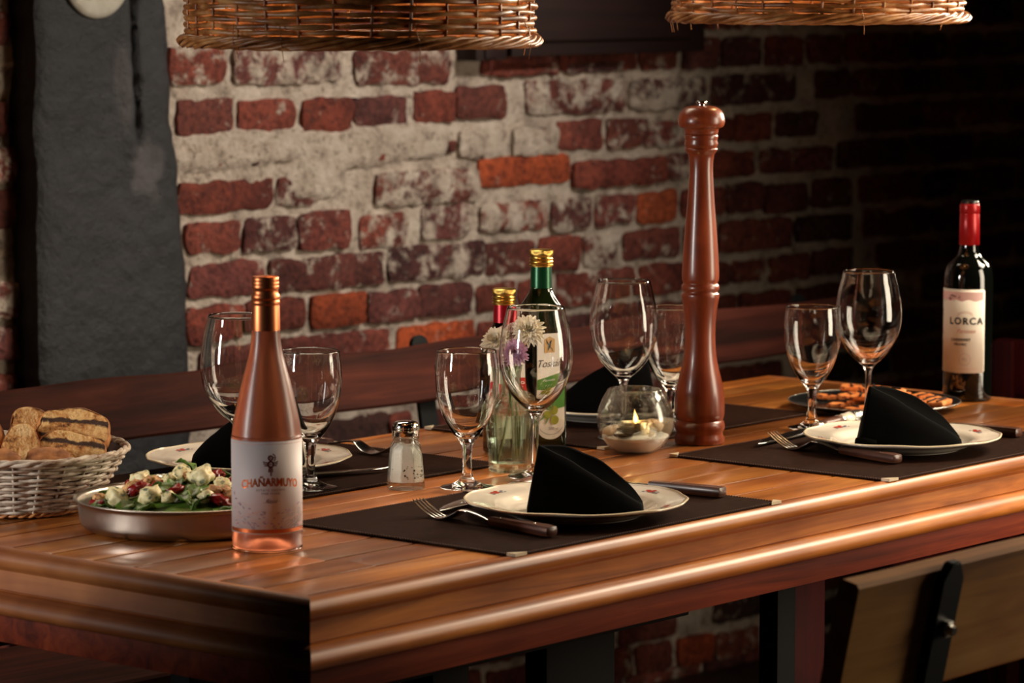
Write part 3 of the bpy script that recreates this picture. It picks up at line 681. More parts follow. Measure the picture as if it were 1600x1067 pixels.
# ------------------------------------------------------------------ placemats
MATS = [(2.8580, 2.4190, 3.3530, 2.7620, 'brown placemat at the near left seat, under the fork with the transparent glass beside it'),
        (3.5830, 2.4170, 4.0800, 2.7640, 'brown placemat at the near right seat, its short stitched edge beside the candle bowl'),
        (2.8850, 2.8830, 3.3830, 3.1900, 'brown placemat at the far left seat behind the pink wine bottle and salt shaker'),
        (3.5740, 2.8690, 4.0570, 3.1900, 'brown placemat at the far right seat behind the candle bowl and pepper mill')]
for i, (a, b, c, d, lab) in enumerate(MATS):
    lab = ['brown placemat at the near left seat with its corner pointing at the pink wine bottle', MATS[1][4], MATS[2][4], MATS[3][4]][i]
    cx, cy_ = (a + c) / 2, (b + d) / 2; hw, hh = (c - a) / 2, (d - b) / 2
    t = thing('placemat', lab, 'placemat', (cx, cy_, 0.0009), 0, 'leatherette placemats on the table')
    bm = bmesh.new(); nx, ny = 50, 34; g = {}
    for i_ in range(nx + 1):
        for j in range(ny + 1):
            x = -hw + 2 * hw * i_ / nx; y = -hh + 2 * hh * j / ny
            z = 0.0021 + 0.0004 * noise.noise(Vector((x * 9 + cx, y * 9, cy_)))
            if i_ in (0, nx) or j in (0, ny): z -= 0.0006
            g[i_, j] = bm.verts.new((x, y, z))
    for i_ in range(nx):
        for j in range(ny): bm.faces.new((g[i_, j], g[i_ + 1, j], g[i_ + 1, j + 1], g[i_, j + 1]))
    ring = [(k, 0) for k in range(nx)] + [(nx, k) for k in range(ny)] + [(k, ny) for k in range(nx, 0, -1)] + [(0, k) for k in range(ny, 0, -1)]
    low = [bm.verts.new((g[q].co.x, g[q].co.y, 0.0003)) for q in ring]
    for k in range(len(ring)): bm.faces.new((g[ring[k]], low[k], low[(k + 1) % len(ring)], g[ring[(k + 1) % len(ring)]]))
    bm.faces.new(low); obj('leather_sheet', bm, M['mat'], t, auto=50)
    bm = bmesh.new()
    for side in range(4):
        L = hw if side % 2 == 0 else hh; n = int(2 * L / 0.0042)
        for k in range(n):
            s = -L + 0.006 + (2 * L - 0.012) * k / n
            e = (hh if side % 2 == 0 else hw) - 0.0022
            p = [(s, -e), (e, s), (s, e), (-e, s)][side]
            dx, dy = (0.0011, 0.0006) if side % 2 == 0 else (0.0006, 0.0011)
            box(bm, p[0] - dx, p[0] + dx, p[1] - dy, p[1] + dy, 0.0018, 0.0028)
    obj('stitching', bm, M['stitch'], t, smooth=False)
    for sx in (-1, 1):
        for sy in (-1, 1):
            bm = bmesh.new(); F3 = []
            for z in (0.0002, 0.0038): F3.append([bm.verts.new((sx * (hw + 0.0008), sy * (hh + 0.0008), z)), bm.verts.new((sx * (hw - 0.019), sy * (hh + 0.0008), z)), bm.verts.new((sx * (hw + 0.0008), sy * (hh - 0.012), z))])
            bm.faces.new(F3[0]); bm.faces.new(F3[1])
            for k in range(3): bm.faces.new((F3[0][k], F3[0][(k + 1) % 3], F3[1][(k + 1) % 3], F3[1][k]))
            obj('corner_clip', bm, M['clip'], t, smooth=False)

# ------------------------------------------------------------------ glasses
def glass_obj(name, kind):
    if kind == 'big':
        out = [(0.0, 0.0), (0.030, 0.0), (0.0345, 0.0006), (0.0350, 0.0014), (0.0330, 0.0022), (0.022, 0.0042), (0.012, 0.0075), (0.0062, 0.014), (0.0046, 0.026), (0.0040, 0.045), (0.0041, 0.062), (0.0052, 0.074), (0.0090, 0.0825), (0.0180, 0.0905), (0.0290, 0.1020), (0.0385, 0.1175), (0.0445, 0.1340), (0.0465, 0.1500), (0.0458, 0.1680), (0.0425, 0.1890), (0.0385, 0.2050), (0.0362, 0.2155)]
        inn = [(0.0352, 0.2155), (0.0374, 0.2050), (0.0414, 0.1890), (0.0446, 0.1680), (0.0452, 0.1500), (0.0431, 0.1340), (0.0370, 0.1185), (0.0272, 0.1045), (0.0155, 0.0940), (0.0070, 0.0895), (0.0, 0.0885)]
    else:
        out = [(0.0, 0.0), (0.028, 0.0), (0.0325, 0.0006), (0.0333, 0.0015), (0.0310, 0.0024), (0.021, 0.0046), (0.012, 0.0088), (0.0072, 0.015), (0.0058, 0.025), (0.0056, 0.037), (0.0066, 0.049), (0.0088, 0.0570), (0.0150, 0.0650), (0.0235, 0.0770), (0.0315, 0.0930), (0.0368, 0.1110), (0.0392, 0.1280), (0.0396, 0.1430), (0.0388, 0.1560), (0.0374, 0.1655), (0.0371, 0.1705)]
        inn = [(0.0359, 0.1705), (0.0361, 0.1650), (0.0374, 0.1560), (0.0382, 0.1430), (0.0377, 0.1280), (0.0353, 0.1115), (0.0298, 0.0940), (0.0215, 0.0790), (0.0120, 0.0690), (0.0055, 0.0655), (0.0, 0.0648)]
    o = smooth_prof(out[1:], 3); i = smooth_prof(inn[:-1], 3)
    bm = lathe([(0, 0)] + o + [((o[-1][0] + i[0][0]) / 2, o[-1][1] + 0.0007)] + i + [(0, inn[-1][1])], 72)
    return obj(name, bm, M['glass'])
GB = [(3.3160, 2.7730, 'large clear wine glass in front of the flower vase, behind the near left napkin'),
      (3.6684, 2.9115, 'large clear wine glass standing behind the candle bowl'),
      (4.0080, 2.7420, 'large clear wine glass behind the near right napkin, beside the dark cracker plate'),
      (2.9993, 2.9850, 'large clear wine glass half hidden behind the left side of the pink wine bottle')]
GS = [(3.1900, 2.7780, 'small clear goblet nearest the salt shaker, touching the near left plate'),
      (3.7800, 2.9160, 'small clear goblet half hidden behind the tall pepper mill'),
      (3.9150, 2.7720, 'small clear goblet at the left rim of the near right plate'),
      (3.0640, 2.9250, 'small clear goblet half hidden behind the right side of the pink wine bottle')]
for lst, kind, grp in ((GB, 'big', 'large wine glasses on the table'), (GS, 'small', 'small goblets on the table')):
    src = None
    for x, y, lab in lst:
        o = glass_obj('wine_glass' if kind == 'big' else 'goblet', kind) if src is None else src.copy()
        if src is None: src = o
        else: COL.objects.link(o)
        onmat = any(a - 0.03 < x < c + 0.03 and b - 0.03 < y < d + 0.03 for a, b, c, d, _ in MATS)
        tag(o, lab, 'wine glass', grp); o.location = (x, y, 0.0034 if onmat else 0.0002); o.rotation_euler = (0, 0, x * 7)

# ------------------------------------------------------------------ plates and napkins
M['rimc'] = mat('pale_worn_rim', (220, 202, 170), 0.2)
def scal(a, r, z):
    return 1 + (0.008 * abs(math.sin(4 * a + 0.6)) ** 0.7 - 0.004 + 0.004 * math.cos(16 * a)) * max(0, (r - 0.095) / 0.036)
def plate(loc, rz, lab):
    t = thing('dinner_plate', lab, 'plate', loc, rz, 'scalloped ivory dinner plates')
    pr = smooth_prof([(0.0, 0.0052), (0.060, 0.0052), (0.078, 0.0056), (0.086, 0.0085), (0.093, 0.0130), (0.100, 0.0150), (0.114, 0.0165), (0.1265, 0.0190), (0.1300, 0.0202)], 3)
    pr += smooth_prof([(0.1312, 0.0196), (0.1300, 0.0178), (0.113, 0.0130), (0.098, 0.0105), (0.088, 0.0050), (0.078, 0.0018), (0.076, 0.0), (0.072, 0.0), (0.070, 0.0018), (0.0, 0.0020)], 2)
    bm = lathe(pr, 144, rmod=scal)
    for v in bm.verts:
        r = math.hypot(v.co.x, v.co.y)
        if r > 0.092:
            a = math.atan2(v.co.y, v.co.x); v.co.z += 0.0006 * math.sin(8 * a) * (r - 0.092) / 0.038
    obj('plate_body', bm, M['porcelain'], t)
    bm = lathe([(0.1290, 0.0207), (0.1310, 0.0203), (0.1318, 0.0196), (0.1306, 0.0188)], 144, rmod=scal, closed=True)
    for v in bm.verts:
        a = math.atan2(v.co.y, v.co.x); v.co.z += 0.0006 * math.sin(8 * a)
    obj('rim_line', bm, M['rimc'], t)
    for k, a0 in enumerate((0.35, 1.4, 2.55, 3.7, 4.7, 5.75)):
        for nm, mm, lst in (('flower_print', 'decal_red', [(0, 0, .0046), (.006, .002, .0036), (-.003, .004, .003)]), ('leaf_print', 'decal_blue', [(-.008, -.001, .0030), (-.012, .002, .0022), (.010, -.003, .0020), (-.015, -.002, .0016)])):
            bm = bmesh.new()
            for dx, dy, r in lst:
                def fn(x, y, dx=dx, dy=dy):
                    rr = 0.112 + dy + y * 0.7; aa = a0 + (dx + x * 1.2) / 0.112
                    return Vector((rr * math.cos(aa), rr * math.sin(aa), 0.0169 + (rr - 0.112) * 0.18 + 0.0006 * math.sin(8 * aa) * (rr - 0.092) / 0.038))
                disc2(bm, 0, 0, r, fn, 9)
            obj(nm, bm, M[mm], t, smooth=False)
    return t
def napkin(loc, rz, lab, seed=0, s=1.0, roll=False):
    # folded cloth cone: tall closed end at the left, two layers opening towards the right
    bm = bmesh.new(); N = 44; rows = []
    H = 0.0705 * s
    for i in range(N + 1):
        u = i / N; x = (-0.067 + 0.136 * u) * s
        h1 = H * (1 - u) ** 0.92 * (1 + 0.05 * math.sin(u * PI)) + 0.010
        h2 = (H - 0.004) * max(0.0, 1 - u ** 2.0) ** 0.85 + 0.012
        if u > 0.9: h2 *= 1
        op = 0.004 + 0.024 * math.sin(PI * min(1, u * 0.95)) ** 0.8
        yb = 0.030 * s
        front = -0.024 * s - 0.010 * math.sin(PI * u); back = 0.022 * s + 0.014 * math.sin(PI * u)
        mid1 = -0.010 * s + 0.004 * math.sin(6 * u); mid2 = mid1 + op + 0.003
        val = min(h1, h2) * (0.35 + 0.35 * (1 - u)) if u > 0.06 else min(h1, h2) * 0.96
        lean = -0.012 * (1 - u)
        sec = [(front - 0.002, 0.0), (front, 0.0035), (front * 0.75 + mid1 * 0.25, h1 * 0.45), (front * 0.35 + mid1 * 0.65, h1 * 0.85), (mid1 - 0.0012, h1 * 0.985), (mid1 + 0.0004, h1), (mid1 + 0.0018, h1 * 0.97),
               (mid1 * 0.6 + mid2 * 0.4, val), (mid2 - 0.0020, h2 * 0.965 if h2 > val else val), (mid2, h2), (mid2 + 0.0018, h2 * 0.985), (mid2 * 0.5 + back * 0.5, h2 * 0.72), (back, h2 * 0.30 + 0.001), (back + 0.002, 0.0)]
        row = []
        for y, z in sec:
            xx = x + lean * (z / H) * (-1.0) * 1.0
            q = Vector((xx * 40 + seed, y * 40, z * 40)); wv = 0.0012 * noise.noise(q)
            row.append(bm.verts.new((xx + wv, y + wv, max(0.0, z + wv * (z > 0.002)))))
        rows.append(row)
    for A, B in zip(rows[:-1], rows[1:]):
        for k in range(len(A) - 1): bm.faces.new((A[k], A[k + 1], B[k + 1], B[k]))
        bm.faces.new((A[-1], A[0], B[0], B[-1]))
    bm.faces.new(rows[0]); bm.faces.new(rows[-1][::-1])
    # small rolled corner lying at the tall end
    if roll: tube(bm, [(-0.071 * s, -0.020, 0.0065), (-0.060 * s, -0.026, 0.007), (-0.045 * s, -0.029, 0.006)], [0.006, 0.0066, 0.004], 12)
    o = obj('napkin', bm, M['cloth']); tag(o, lab, 'napkin', 'folded black napkins on the plates')
    o.location = loc; o.rotation_euler = (0, 0, rz); return o
VA = math.radians(-49.7)
PL = [(3.1165, 2.5440, 0.3, 'scalloped ivory plate at the near left seat'),
      (3.8338, 2.5660, 1.1, 'scalloped ivory plate at the near right seat, nearest the table edge'),
      (3.1230, 3.0900, 0.25, 'scalloped ivory plate behind the pink wine bottle'),
      (3.8320, 3.0700, 2.2, 'scalloped ivory plate behind the candle bowl')]
NP = ['folded black napkin standing on the near left plate', 'folded black napkin standing on the near right plate, with a rolled corner',
      'folded black napkin on the plate behind the pink wine bottle', 'folded black napkin on the plate behind the candle bowl']
for k, (x, y, r, lab) in enumerate(PL):
    plate((x, y, 0.0036), r, lab)
R_ = Vector((0.647, -0.763, 0)); F_h = Vector((0.763, 0.647, 0))
def at_(p, right=0, back=0): return (p[0] + R_.x * right + F_h.x * back, p[1] + R_.y * right + F_h.y * back)
x, y = at_(PL[0], 0.009, -0.016); napkin((x, y, 0.0096), VA, NP[0], 1)
x, y = at_(PL[1], 0.006, -0.014); napkin((x, y, 0.0096), VA, NP[1], 4, 1.0, True)
x, y = at_(PL[2], 0.000, 0.010); napkin((x, y, 0.0096), VA + PI, NP[2], 8, 1.05)
x, y = at_(PL[3], 0.000, 0.014); napkin((x, y, 0.0096), VA + PI, NP[3], 12, 1.05)

# ------------------------------------------------------------------ cutlery (built along +y: handle end at y = 0, tip at y = 0.225)
def fork(loc, rz, lab):
    t = thing('fork', lab, 'fork', loc, rz, 'wooden handled forks')
    X, Z = Vector((1, 0, 0)), Vector((0, 0, 1))
    zc = lambda y: 0.0075 + (0.0065 * math.sin(min(1, max(0, (y - 0.105) / 0.045)) * PI / 2) if y > 0.105 else 0) - (0.0125 * math.sin(min(1, max(0, (y - 0.150) / 0.032)) * PI / 2)) + (0.016 * max(0, (y - 0.188) / 0.037) ** 1.4)
    bm = bmesh.new(); ribbon(bm, [(Vector((0, y, z)), w_, h, X, Z) for y, z, w_, h in ((0.0, 0.0068, 0.006, 0.003), (0.0015, 0.0068, 0.0085, 0.0052), (0.012, 0.0070, 0.0090, 0.0058), (0.055, 0.0074, 0.0078, 0.0054), (0.098, 0.0082, 0.0062, 0.0046), (0.101, 0.0083, 0.0058, 0.0038))])
    obj('handle', bm, M['handle_wood'], t, auto=50)
    for y in (0.03, 0.085):
        bm = lathe([(0, 0.0001), (0.0018, 0.0001), (0.0018, -0.001)], 10); 
        for v in bm.verts: v.co += Vector((0, y, 0.0131))
        obj('rivet', bm, M['steel'], t)
    bm = bmesh.new(); S_ = []
    for k in range(22):
        y = 0.092 + 0.094 * k / 21; wdt = 0.0042 if y < 0.105 else 0.0036
        if y > 0.140: wdt = 0.0032 + 0.0085 * math.sin(min(1, (y - 0.140) / 0.030) * PI / 2)
        S_.append((Vector((0, y, zc(y))), wdt, 0.0013, X, Z))
    ribbon(bm, S_)
    for q in (-1.5, -0.5, 0.5, 1.5):
        S_ = []
        for k in range(9):
            y = 0.182 + 0.045 * k / 8; S_.append((Vector((q * 0.0058 * (1 - 0.06 * k / 8), y, zc(y))), 0.0017 * (1 - 0.65 * (k / 8) ** 3), 0.0010 * (1 - 0.5 * (k / 8) ** 3), X, Z))
        ribbon(bm, S_)
    obj('fork_head', bm, M['steel'], t, auto=60); return t
def knife(loc, rz, lab):
    t = thing('table_knife', lab, 'knife', loc, rz, 'wooden handled table knives')
    X, Z = Vector((1, 0, 0)), Vector((0, 0, 1))
    bm = bmesh.new(); ribbon(bm, [(Vector((0, y, 0.0068)), w_, h, X, Z) for y, w_, h in ((0, 0.006, 0.003), (0.0015, 0.009, 0.0055), (0.012, 0.0098, 0.0060), (0.06, 0.0085, 0.0056), (0.104, 0.0072, 0.0050))])
    obj('handle', bm, M['handle_wood'], t, auto=50)
    bm = bmesh.new(); ribbon(bm, [(Vector((dx, y, 0.0062)), w_, 0.0010, X, Z) for y, w_, dx in ((0.100, 0.0068, 0), (0.12, 0.0078, 0), (0.17, 0.0084, 0), (0.205, 0.0072, -0.001), (0.22, 0.0040, -0.004), (0.228, 0.0008, -0.007))])
    obj('blade', bm, M['steel'], t, auto=50); return t
fork((2.9720, 2.4600, 0.0036), math.radians(-6), 'wooden handled fork left of the near left plate')
fork((3.7040, 2.4850, 0.0036), math.radians(-8), 'wooden handled fork left of the near right plate')
fork((3.3350, 3.2450, 0.0036), math.radians(179), 'wooden handled fork at the far left seat beside the salt shaker')
knife((3.3310, 2.4880, 0.0036), math.radians(6), 'wooden handled knife right of the near left plate')
knife((4.0220, 2.5000, 0.0036), math.radians(2), 'wooden handled knife right of the near right plate')
def gaucho(loc, rz, lab, blade_tilt=0.25):
    # broad blade knife with silver and bone handle, built along +x from the blade tip
    t = thing('carving_knife', lab, 'knife', loc, rz, 'broad blade knives with ornate handles')
    Y, Z = Vector((0, 1, 0)), Vector((0, 0, 1))
    bm = bmesh.new(); S_ = []
    for x, w_, cy2 in ((0.0, 0.0005, -0.008), (0.012, 0.0040, -0.005), (0.035, 0.0082, -0.0015), (0.07, 0.0112, 0), (0.12, 0.0118, 0), (0.165, 0.0112, 0), (0.178, 0.0085, 0), (0.186, 0.0050, 0)):
        S_.append((Vector((x, cy2, 0.0042)), w_, 0.0013, (Y * math.cos(blade_tilt) + Z * math.sin(blade_tilt) * 0.25).normalized(), Z))
    ribbon(bm, S_); obj('blade', bm, M['steel'], t, auto=40)
    seg = 20
    def xl(prof, nm, mm, flat=0.72):
        bm = lathe(prof, seg)
        for v in bm.verts: v.co = Vector((v.co.z, v.co.x, 0.0078 + v.co.y * flat))
        obj(nm, bm, M[mm], t)
    xl([(0, 0.183), (0.0062, 0.183), (0.0078, 0.187), (0.0066, 0.190), (0.0080, 0.194), (0, 0.194)], 'bolster', 'silver')
    xl([(0, 0.194), (0.0074, 0.194), (0.0088, 0.215), (0.0098, 0.240), (0.0100, 0.252), (0, 0.252)], 'wooden_grip', 'handle_wood')
    xl([(0, 0.252), (0.0104, 0.252), (0.0108, 0.254), (0.0102, 0.2555), (0.0108, 0.257), (0.0102, 0.2585), (0, 0.2585)], 'ferrule', 'silver')
    xl([(0, 0.2585), (0.0102, 0.2585), (0.0106, 0.270), (0.0110, 0.286), (0, 0.286)], 'bone_grip', 'bone')
    xl([(0, 0.286), (0.0116, 0.286), (0.0124, 0.290), (0.0122, 0.308), (0.0126, 0.312), (0.0112, 0.320), (0.006, 0.325), (0, 0.326)], 'pommel', 'silver')
gaucho((3.0080, 2.6720, 0.0036), math.radians(11), 'broad knife with ornate handle behind the near left plate')
gaucho((3.7080, 2.7220, 0.0036), math.radians(8), 'broad knife with ornate handle behind the near right plate')
gaucho((3.2280, 2.9400, 0.0036), math.radians(155), 'broad bright knife between the salt shaker and the far left plate')

# ------------------------------------------------------------------ bottles
def capring(r, z0, z1, n_rib=60, th=0.0006, bands=((0.35, 0.0004),)):
    prof = [(0, z1), (r * 0.90, z1), (r, z1 - 0.0012)]
    h = z1 - z0
    for k in range(13):
        z = z1 - 0.0012 - (h - 0.0018) * (k + 1) / 13
        q = (k + 1) / 13; e = 0
        for c, d in bands:
            if abs(q - c) < 0.05: e -= d * 2
            elif abs(q - c) < 0.11: e += d
        prof.append((r + e, z))
    prof += [(r, z0), (0, z0)]
    def rm(a, rr, z):
        q = (z1 - z) / h
        return 1 + (0.012 * math.cos(n_rib * a) if 0.03 < q < 0.27 and rr > r * 0.95 else 0)
    return lathe(prof, 180, rmod=rm)

# pink wine
rx, ry = 2.7314, 2.6746
t = thing('wine_bottle', 'frosted pink wine bottle with copper cap and white label, near the table corner', 'bottle', (rx, ry, 0.0002), facing(rx, ry) + math.radians(4))
pr = smooth_prof([(0.0330, 0.0000), (0.0382, 0.0030), (0.0392, 0.0080), (0.0392, 0.030), (0.0392, 0.118), (0.0386, 0.128), (0.0366, 0.143), (0.0332, 0.160), (0.0286, 0.180), (0.0234, 0.200), (0.0192, 0.216), (0.0168, 0.230), (0.0156, 0.244), (0.0150, 0.256)], 4)
bm = lathe([(0, 0.012), (0.012, 0.010), (0.024, 0.003), (0.030, 0.0)] + pr + [(0.0146, 0.270), (0, 0.270)], 80); obj('bottle_body', bm, M['rose_glass'], t)
bm = lathe([(0.0398, 0.0006), (0.0388, -0.0001), (0.030, -0.0001), (0.0395, 0.0022)], 80, closed=True); o = obj('base_ring', bm, M['glass_green'], t); 
pr = [(0, 0.3040), (0.0138, 0.3040), (0.0148, 0.3028), (0.0150, 0.2990), (0.0146, 0.2982), (0.0151, 0.2974), (0.0151, 0.2950), (0.0147, 0.2942), (0.0152, 0.2934), (0.0152, 0.2905), (0.0143, 0.2895), (0.0143, 0.2850), (0.0158, 0.2830), (0.0160, 0.2790), (0.0150, 0.2780), (0.0158, 0.2768), (0.0160, 0.2735), (0.0152, 0.2726), (0.0155, 0.2715), (0.0159, 0.2440), (0.0154, 0.2438), (0.0, 0.2438)]
bm = lathe(pr, 72); obj('screw_cap', bm, M['copper'], t, auto=60)
RB = 0.03925; al, ar = math.radians(-88), math.radians(78)
bm = cyl_patch(RB, al, ar, 0.0205, 0.1240, n=64); lab = obj('label', bm, M['label'], t)
f_ = cyl_fn(RB + 0.0006, 0.0, math.radians(2)); z_ = 0.0205
bm = bmesh.new()
for a in (0.0005,): strip(bm, [(-0.056 + 0.107 * k / 40, 0.1212) for k in range(41)], 0.0004, f_)
obj('border_line', bm, M['ink_pink'], lab, smooth=False)
bm = bmesh.new(); strip(bm, [(-0.058 + 0.109 * k / 40, 0.0240) for k in range(41)], 0.0042, f_); obj('copper_band', bm, M['copper_foil'], lab, smooth=False)
bm = bmesh.new(); cx, cy2 = 0.0, 0.0990
strip(bm, ringpts(cx, cy2 + 0.0070, 0.0024, 0, 360), 0.0016, f_); disc2(bm, cx, cy2 + 0.0070, 0.0008, f_, 10); strip(bm, ringpts(cx, cy2, 0.0030, 0, 360), 0.0020, f_); disc2(bm, cx, cy2, 0.0010, f_, 10)
poly(bm, [(0.0022, cy2 + 0.0084), (0.0050, cy2 + 0.0076), (0.0036, cy2 + 0.0068)], f_); strip(bm, ringpts(cx + 0.0010, cy2 + 0.0072, 0.0044, -50, 75, 10), 0.0012, f_)
for s in (-1, 1):
    for k, (L, dz, sl) in enumerate(((0.0082, 0.0022, 0.0012), (0.0080, 0.0004, 0.0004), (0.0068, -0.0014, -0.0006))):
        strip(bm, [(s * 0.0030, cy2 + dz - 0.0003), (s * (0.0030 + L * 0.5), cy2 + dz), (s * L, cy2 + dz + sl)], 0.0012, f_)
for dx, L in ((-0.0016, 0.0058), (0, 0.0100), (0.0016, 0.0058)): strip(bm, [(dx, cy2 - 0.0030), (dx * 1.2, cy2 - 0.0030 - L)], 0.0012, f_)
obj('bird_emblem', bm, M['ink_brown'], lab, smooth=False)
bm = bmesh.new(); text_bm(bm, 'CHA\u00d1ARMUYO', 0.0100, lambda x, y: f_(x, 0.0760 + y * 1.25 + 0.0028 * (1 - (x / 0.03) ** 2)), bold=0.00030, spacing=1.0)
obj('brand_lettering', bm, M['copper_foil'], lab, smooth=False)
bm = bmesh.new(); text_bm(bm, 'ESTATE GROWN', 0.0034, lambda x, y: f_(x, 0.0700 + y), spacing=1.35); text_bm(bm, 'FINE WINES', 0.0032, lambda x, y: f_(x, 0.0662 + y), spacing=1.25)
obj('small_lettering', bm, M['ink_grey'], lab, smooth=False)
bm = bmesh.new(); text_bm(bm, 'Ros\u00e9', 0.0066, lambda x, y: f_(x, 0.0576 + y), shear=0.45); strip(bm, [(-0.009, 0.0562), (0, 0.0567), (0.010, 0.0582)], 0.0003, f_)
obj('script_lettering', bm, M['ink_grey'], lab, smooth=False)
rb = random.Random(3)
for nm, mm, N in (('leaf_drawing', 'ink_mauve', 80), ('twig_drawing', 'ink_pink', 90)):
    bm = bmesh.new()
    for k in range(N):
        x = rb.uniform(-0.050, 0.050); hmax = 0.018 + 0.016 * abs(x / 0.04) ** 1.4 * (1 if x < 0 else 0.55); y = 0.0275 + rb.random() ** 1.3 * hmax; a = rb.uniform(-0.6, 1.1) * (1 if x > 0 else -1); L = rb.uniform(0.0012, 0.0026)
        if nm == 'leaf_drawing':
            ca, sa = math.cos(a), math.sin(a); poly(bm, [(x + ca * L * p - sa * L * q, y + sa * L * p + ca * L * q) for p, q in ((-1, 0), (-.3, .35), (.5, .3), (1, 0), (.4, -.3), (-.4, -.3))], f_)
        else:
            strip(bm, [(x + (p - .5) * L * 4.5 * math.cos(a), y + (p - .5) * L * 3.2 * math.sin(a) + 0.0011 * math.sin(p * 3)) for p in (0, .25, .5, .75, 1)], 0.00035, f_)
    obj(nm, bm, M[mm], lab, smooth=False)

# red wine
lx, ly = 4.3493, 2.7966
t = thing('wine_bottle', 'dark red wine bottle with red capsule and cream label at the far right end', 'bottle', (lx, ly, 0.0002), facing(lx, ly))
RB = 0.0366
pr = smooth_prof([(0.0320, 0.0), (0.0355, 0.0020), (0.0366, 0.0065), (0.0366, 0.030)], 3) + smooth_prof([(0.0366, 0.160), (0.0366, 0.176), (0.0355, 0.190), (0.0318, 0.2015), (0.0250, 0.2095), (0.0180, 0.2165), (0.0148, 0.2240), (0.0136, 0.2330), (0.0132, 0.2450)], 4)
bm = lathe([(0, 0.02), (0.015, 0.014), (0.027, 0.001)] + pr + [(0.0132, 0.290), (0.0, 0.290)], 72); obj('bottle_body', bm, M['dark_glass'], t)
bm = lathe([(0.0, 0.2935), (0.0128, 0.2935), (0.0144, 0.2925), (0.0149, 0.2910), (0.0149, 0.2800), (0.0142, 0.2790), (0.0140, 0.2782), (0.0147, 0.2770), (0.0152, 0.2320), (0.0148, 0.2317), (0.0, 0.2317)], 56); obj('capsule', bm, M['cap_red'], t, auto=60)
bm = lathe([(0, 0.2975), (0.0118, 0.2975), (0.0130, 0.2968), (0.0132, 0.2936), (0, 0.2936)], 48); obj('capsule_top', bm, M['black'], t, auto=60)
bm = cyl_patch(RB, math.radians(-100), math.radians(41), 0.0435, 0.1680, n=56, rad=0.003); lab = obj('label', bm, M['label_w'], t)
f_ = cyl_fn(RB + 0.0007, 0.0, math.radians(-7))
bm = bmesh.new(); poly_rows = [(-0.055 + 0.083 * k / 30) for k in range(31)]
for (ya, yb) in ((0.1515, 0.1640),):
    top = [bm.verts.new(f_(x, yb)) for x in poly_rows]; bot = [bm.verts.new(f_(x, ya + 0.0012 * math.sin(x * 300))) for x in poly_rows]
    for k in range(30): bm.faces.new((bot[k], bot[k + 1], top[k + 1], top[k]))
o = obj('pink_band', bm, M['label_pink'], lab, smooth=False)
f2_ = cyl_fn(RB + 0.0010, 0.0, math.radians(-7))
bm = bmesh.new(); text_bm(bm, 'LORCA', 0.0142, lambda x, y: f2_(x + 0.001, 0.1205 + y), bold=0.00035, spacing=1.22); obj('brand_lettering', bm, M['ink'], lab, smooth=False)
bm = bmesh.new(); text_bm(bm, 'CABERNET', 0.0052, lambda x, y: f2_(x - 0.007, 0.0930 + y), bold=0.0002, spacing=1.3); text_bm(bm, 'FRANC', 0.0050, lambda x, y: f2_(x - 0.007, 0.0862 + y), bold=0.0002, spacing=1.3)
obj('variety_lettering', bm, M['ink'], lab, smooth=False)
bm = bmesh.new(); text_bm(bm, 'Fantas\u00eda', 0.0088, lambda x, y: f2_(x + 0.001, 0.1060 + y), shear=0.5); strip(bm, ringpts(0, 0.117, 0.0165, 40, 140, 20), 0.0006, f2_); strip(bm, ringpts(0, 0.117, 0.0185, 50, 130, 20), 0.0005, f2_)
strip(bm, [(-0.028 + 0.05 * k / 10, 0.0498) for k in range(11)], 0.0004, f2_)
obj('script_lettering', bm, M['ink_pink'], lab, smooth=False)
bm = bmesh.new(); strip(bm, ringpts(0.0, 0.0640, 0.0085, 0, 360, 28), 0.0005, f2_); text_bm(bm, 'ML', 0.0070, lambda x, y: f2_(x, 0.0640 + y)); obj('monogram', bm, M['ink_pale'], lab, smooth=False)
bm = bmesh.new()
for k in range(26):
    x = -0.052 + rb.random() ** 1.5 * 0.050; y = rb.choice((rb.uniform(0.118, 0.158), rb.uniform(0.150, 0.160))) if x > -0.042 else rb.uniform(0.10, 0.158); L = rb.uniform(0.0008, 0.0026)
    if x > -0.040 and y < 0.150: continue
    strip(bm, [(x, y), (x + L, y + L * rb.uniform(-1, 1)), (x + 2 * L, y + L * rb.uniform(-1, 1))], rb.uniform(0.0004, 0.0012), f2_)
for xx in (-0.0255, -0.0235): strip(bm, [(xx, 0.1580), (xx + 0.003, 0.1592), (xx + 0.007, 0.1575)], 0.0012, f2_)
obj('ink_drawing', bm, M['ink_brown'], lab, smooth=False)

# squarish oil and vinegar bottles: superellipse sections
def sq_lathe(prof, seg=64):
    # prof: (half width, z, power) ; power 2 is round, larger is squarer
    bm = bmesh.new(); rings = []
    for r, z, n in prof:
        ring = []
        for k in range(seg):
            a = 2 * PI * k / seg; c, s = math.cos(a), math.sin(a)
            q = (abs(c) ** n + abs(s) ** n) ** (-1 / n)
            ring.append(bm.verts.new((r * q * c, r * q * s, z)))
        rings.append(ring)
    for A, B in zip(rings[:-1], rings[1:]):
        for k in range(seg): bm.faces.new((A[k], A[(k + 1) % seg], B[(k + 1) % seg], B[k]))
    bm.faces.new(rings[0][::-1]); bm.faces.new(rings[-1]); return bm
ox, oy = 3.5270, 2.9400
t = thing('oil_bottle', 'dark green olive oil bottle with gold cap and white and green label', 'bottle', (ox, oy, 0.0034 if False else 0.0003), facing(ox, oy) + math.radians(28))
HW = 0.0272
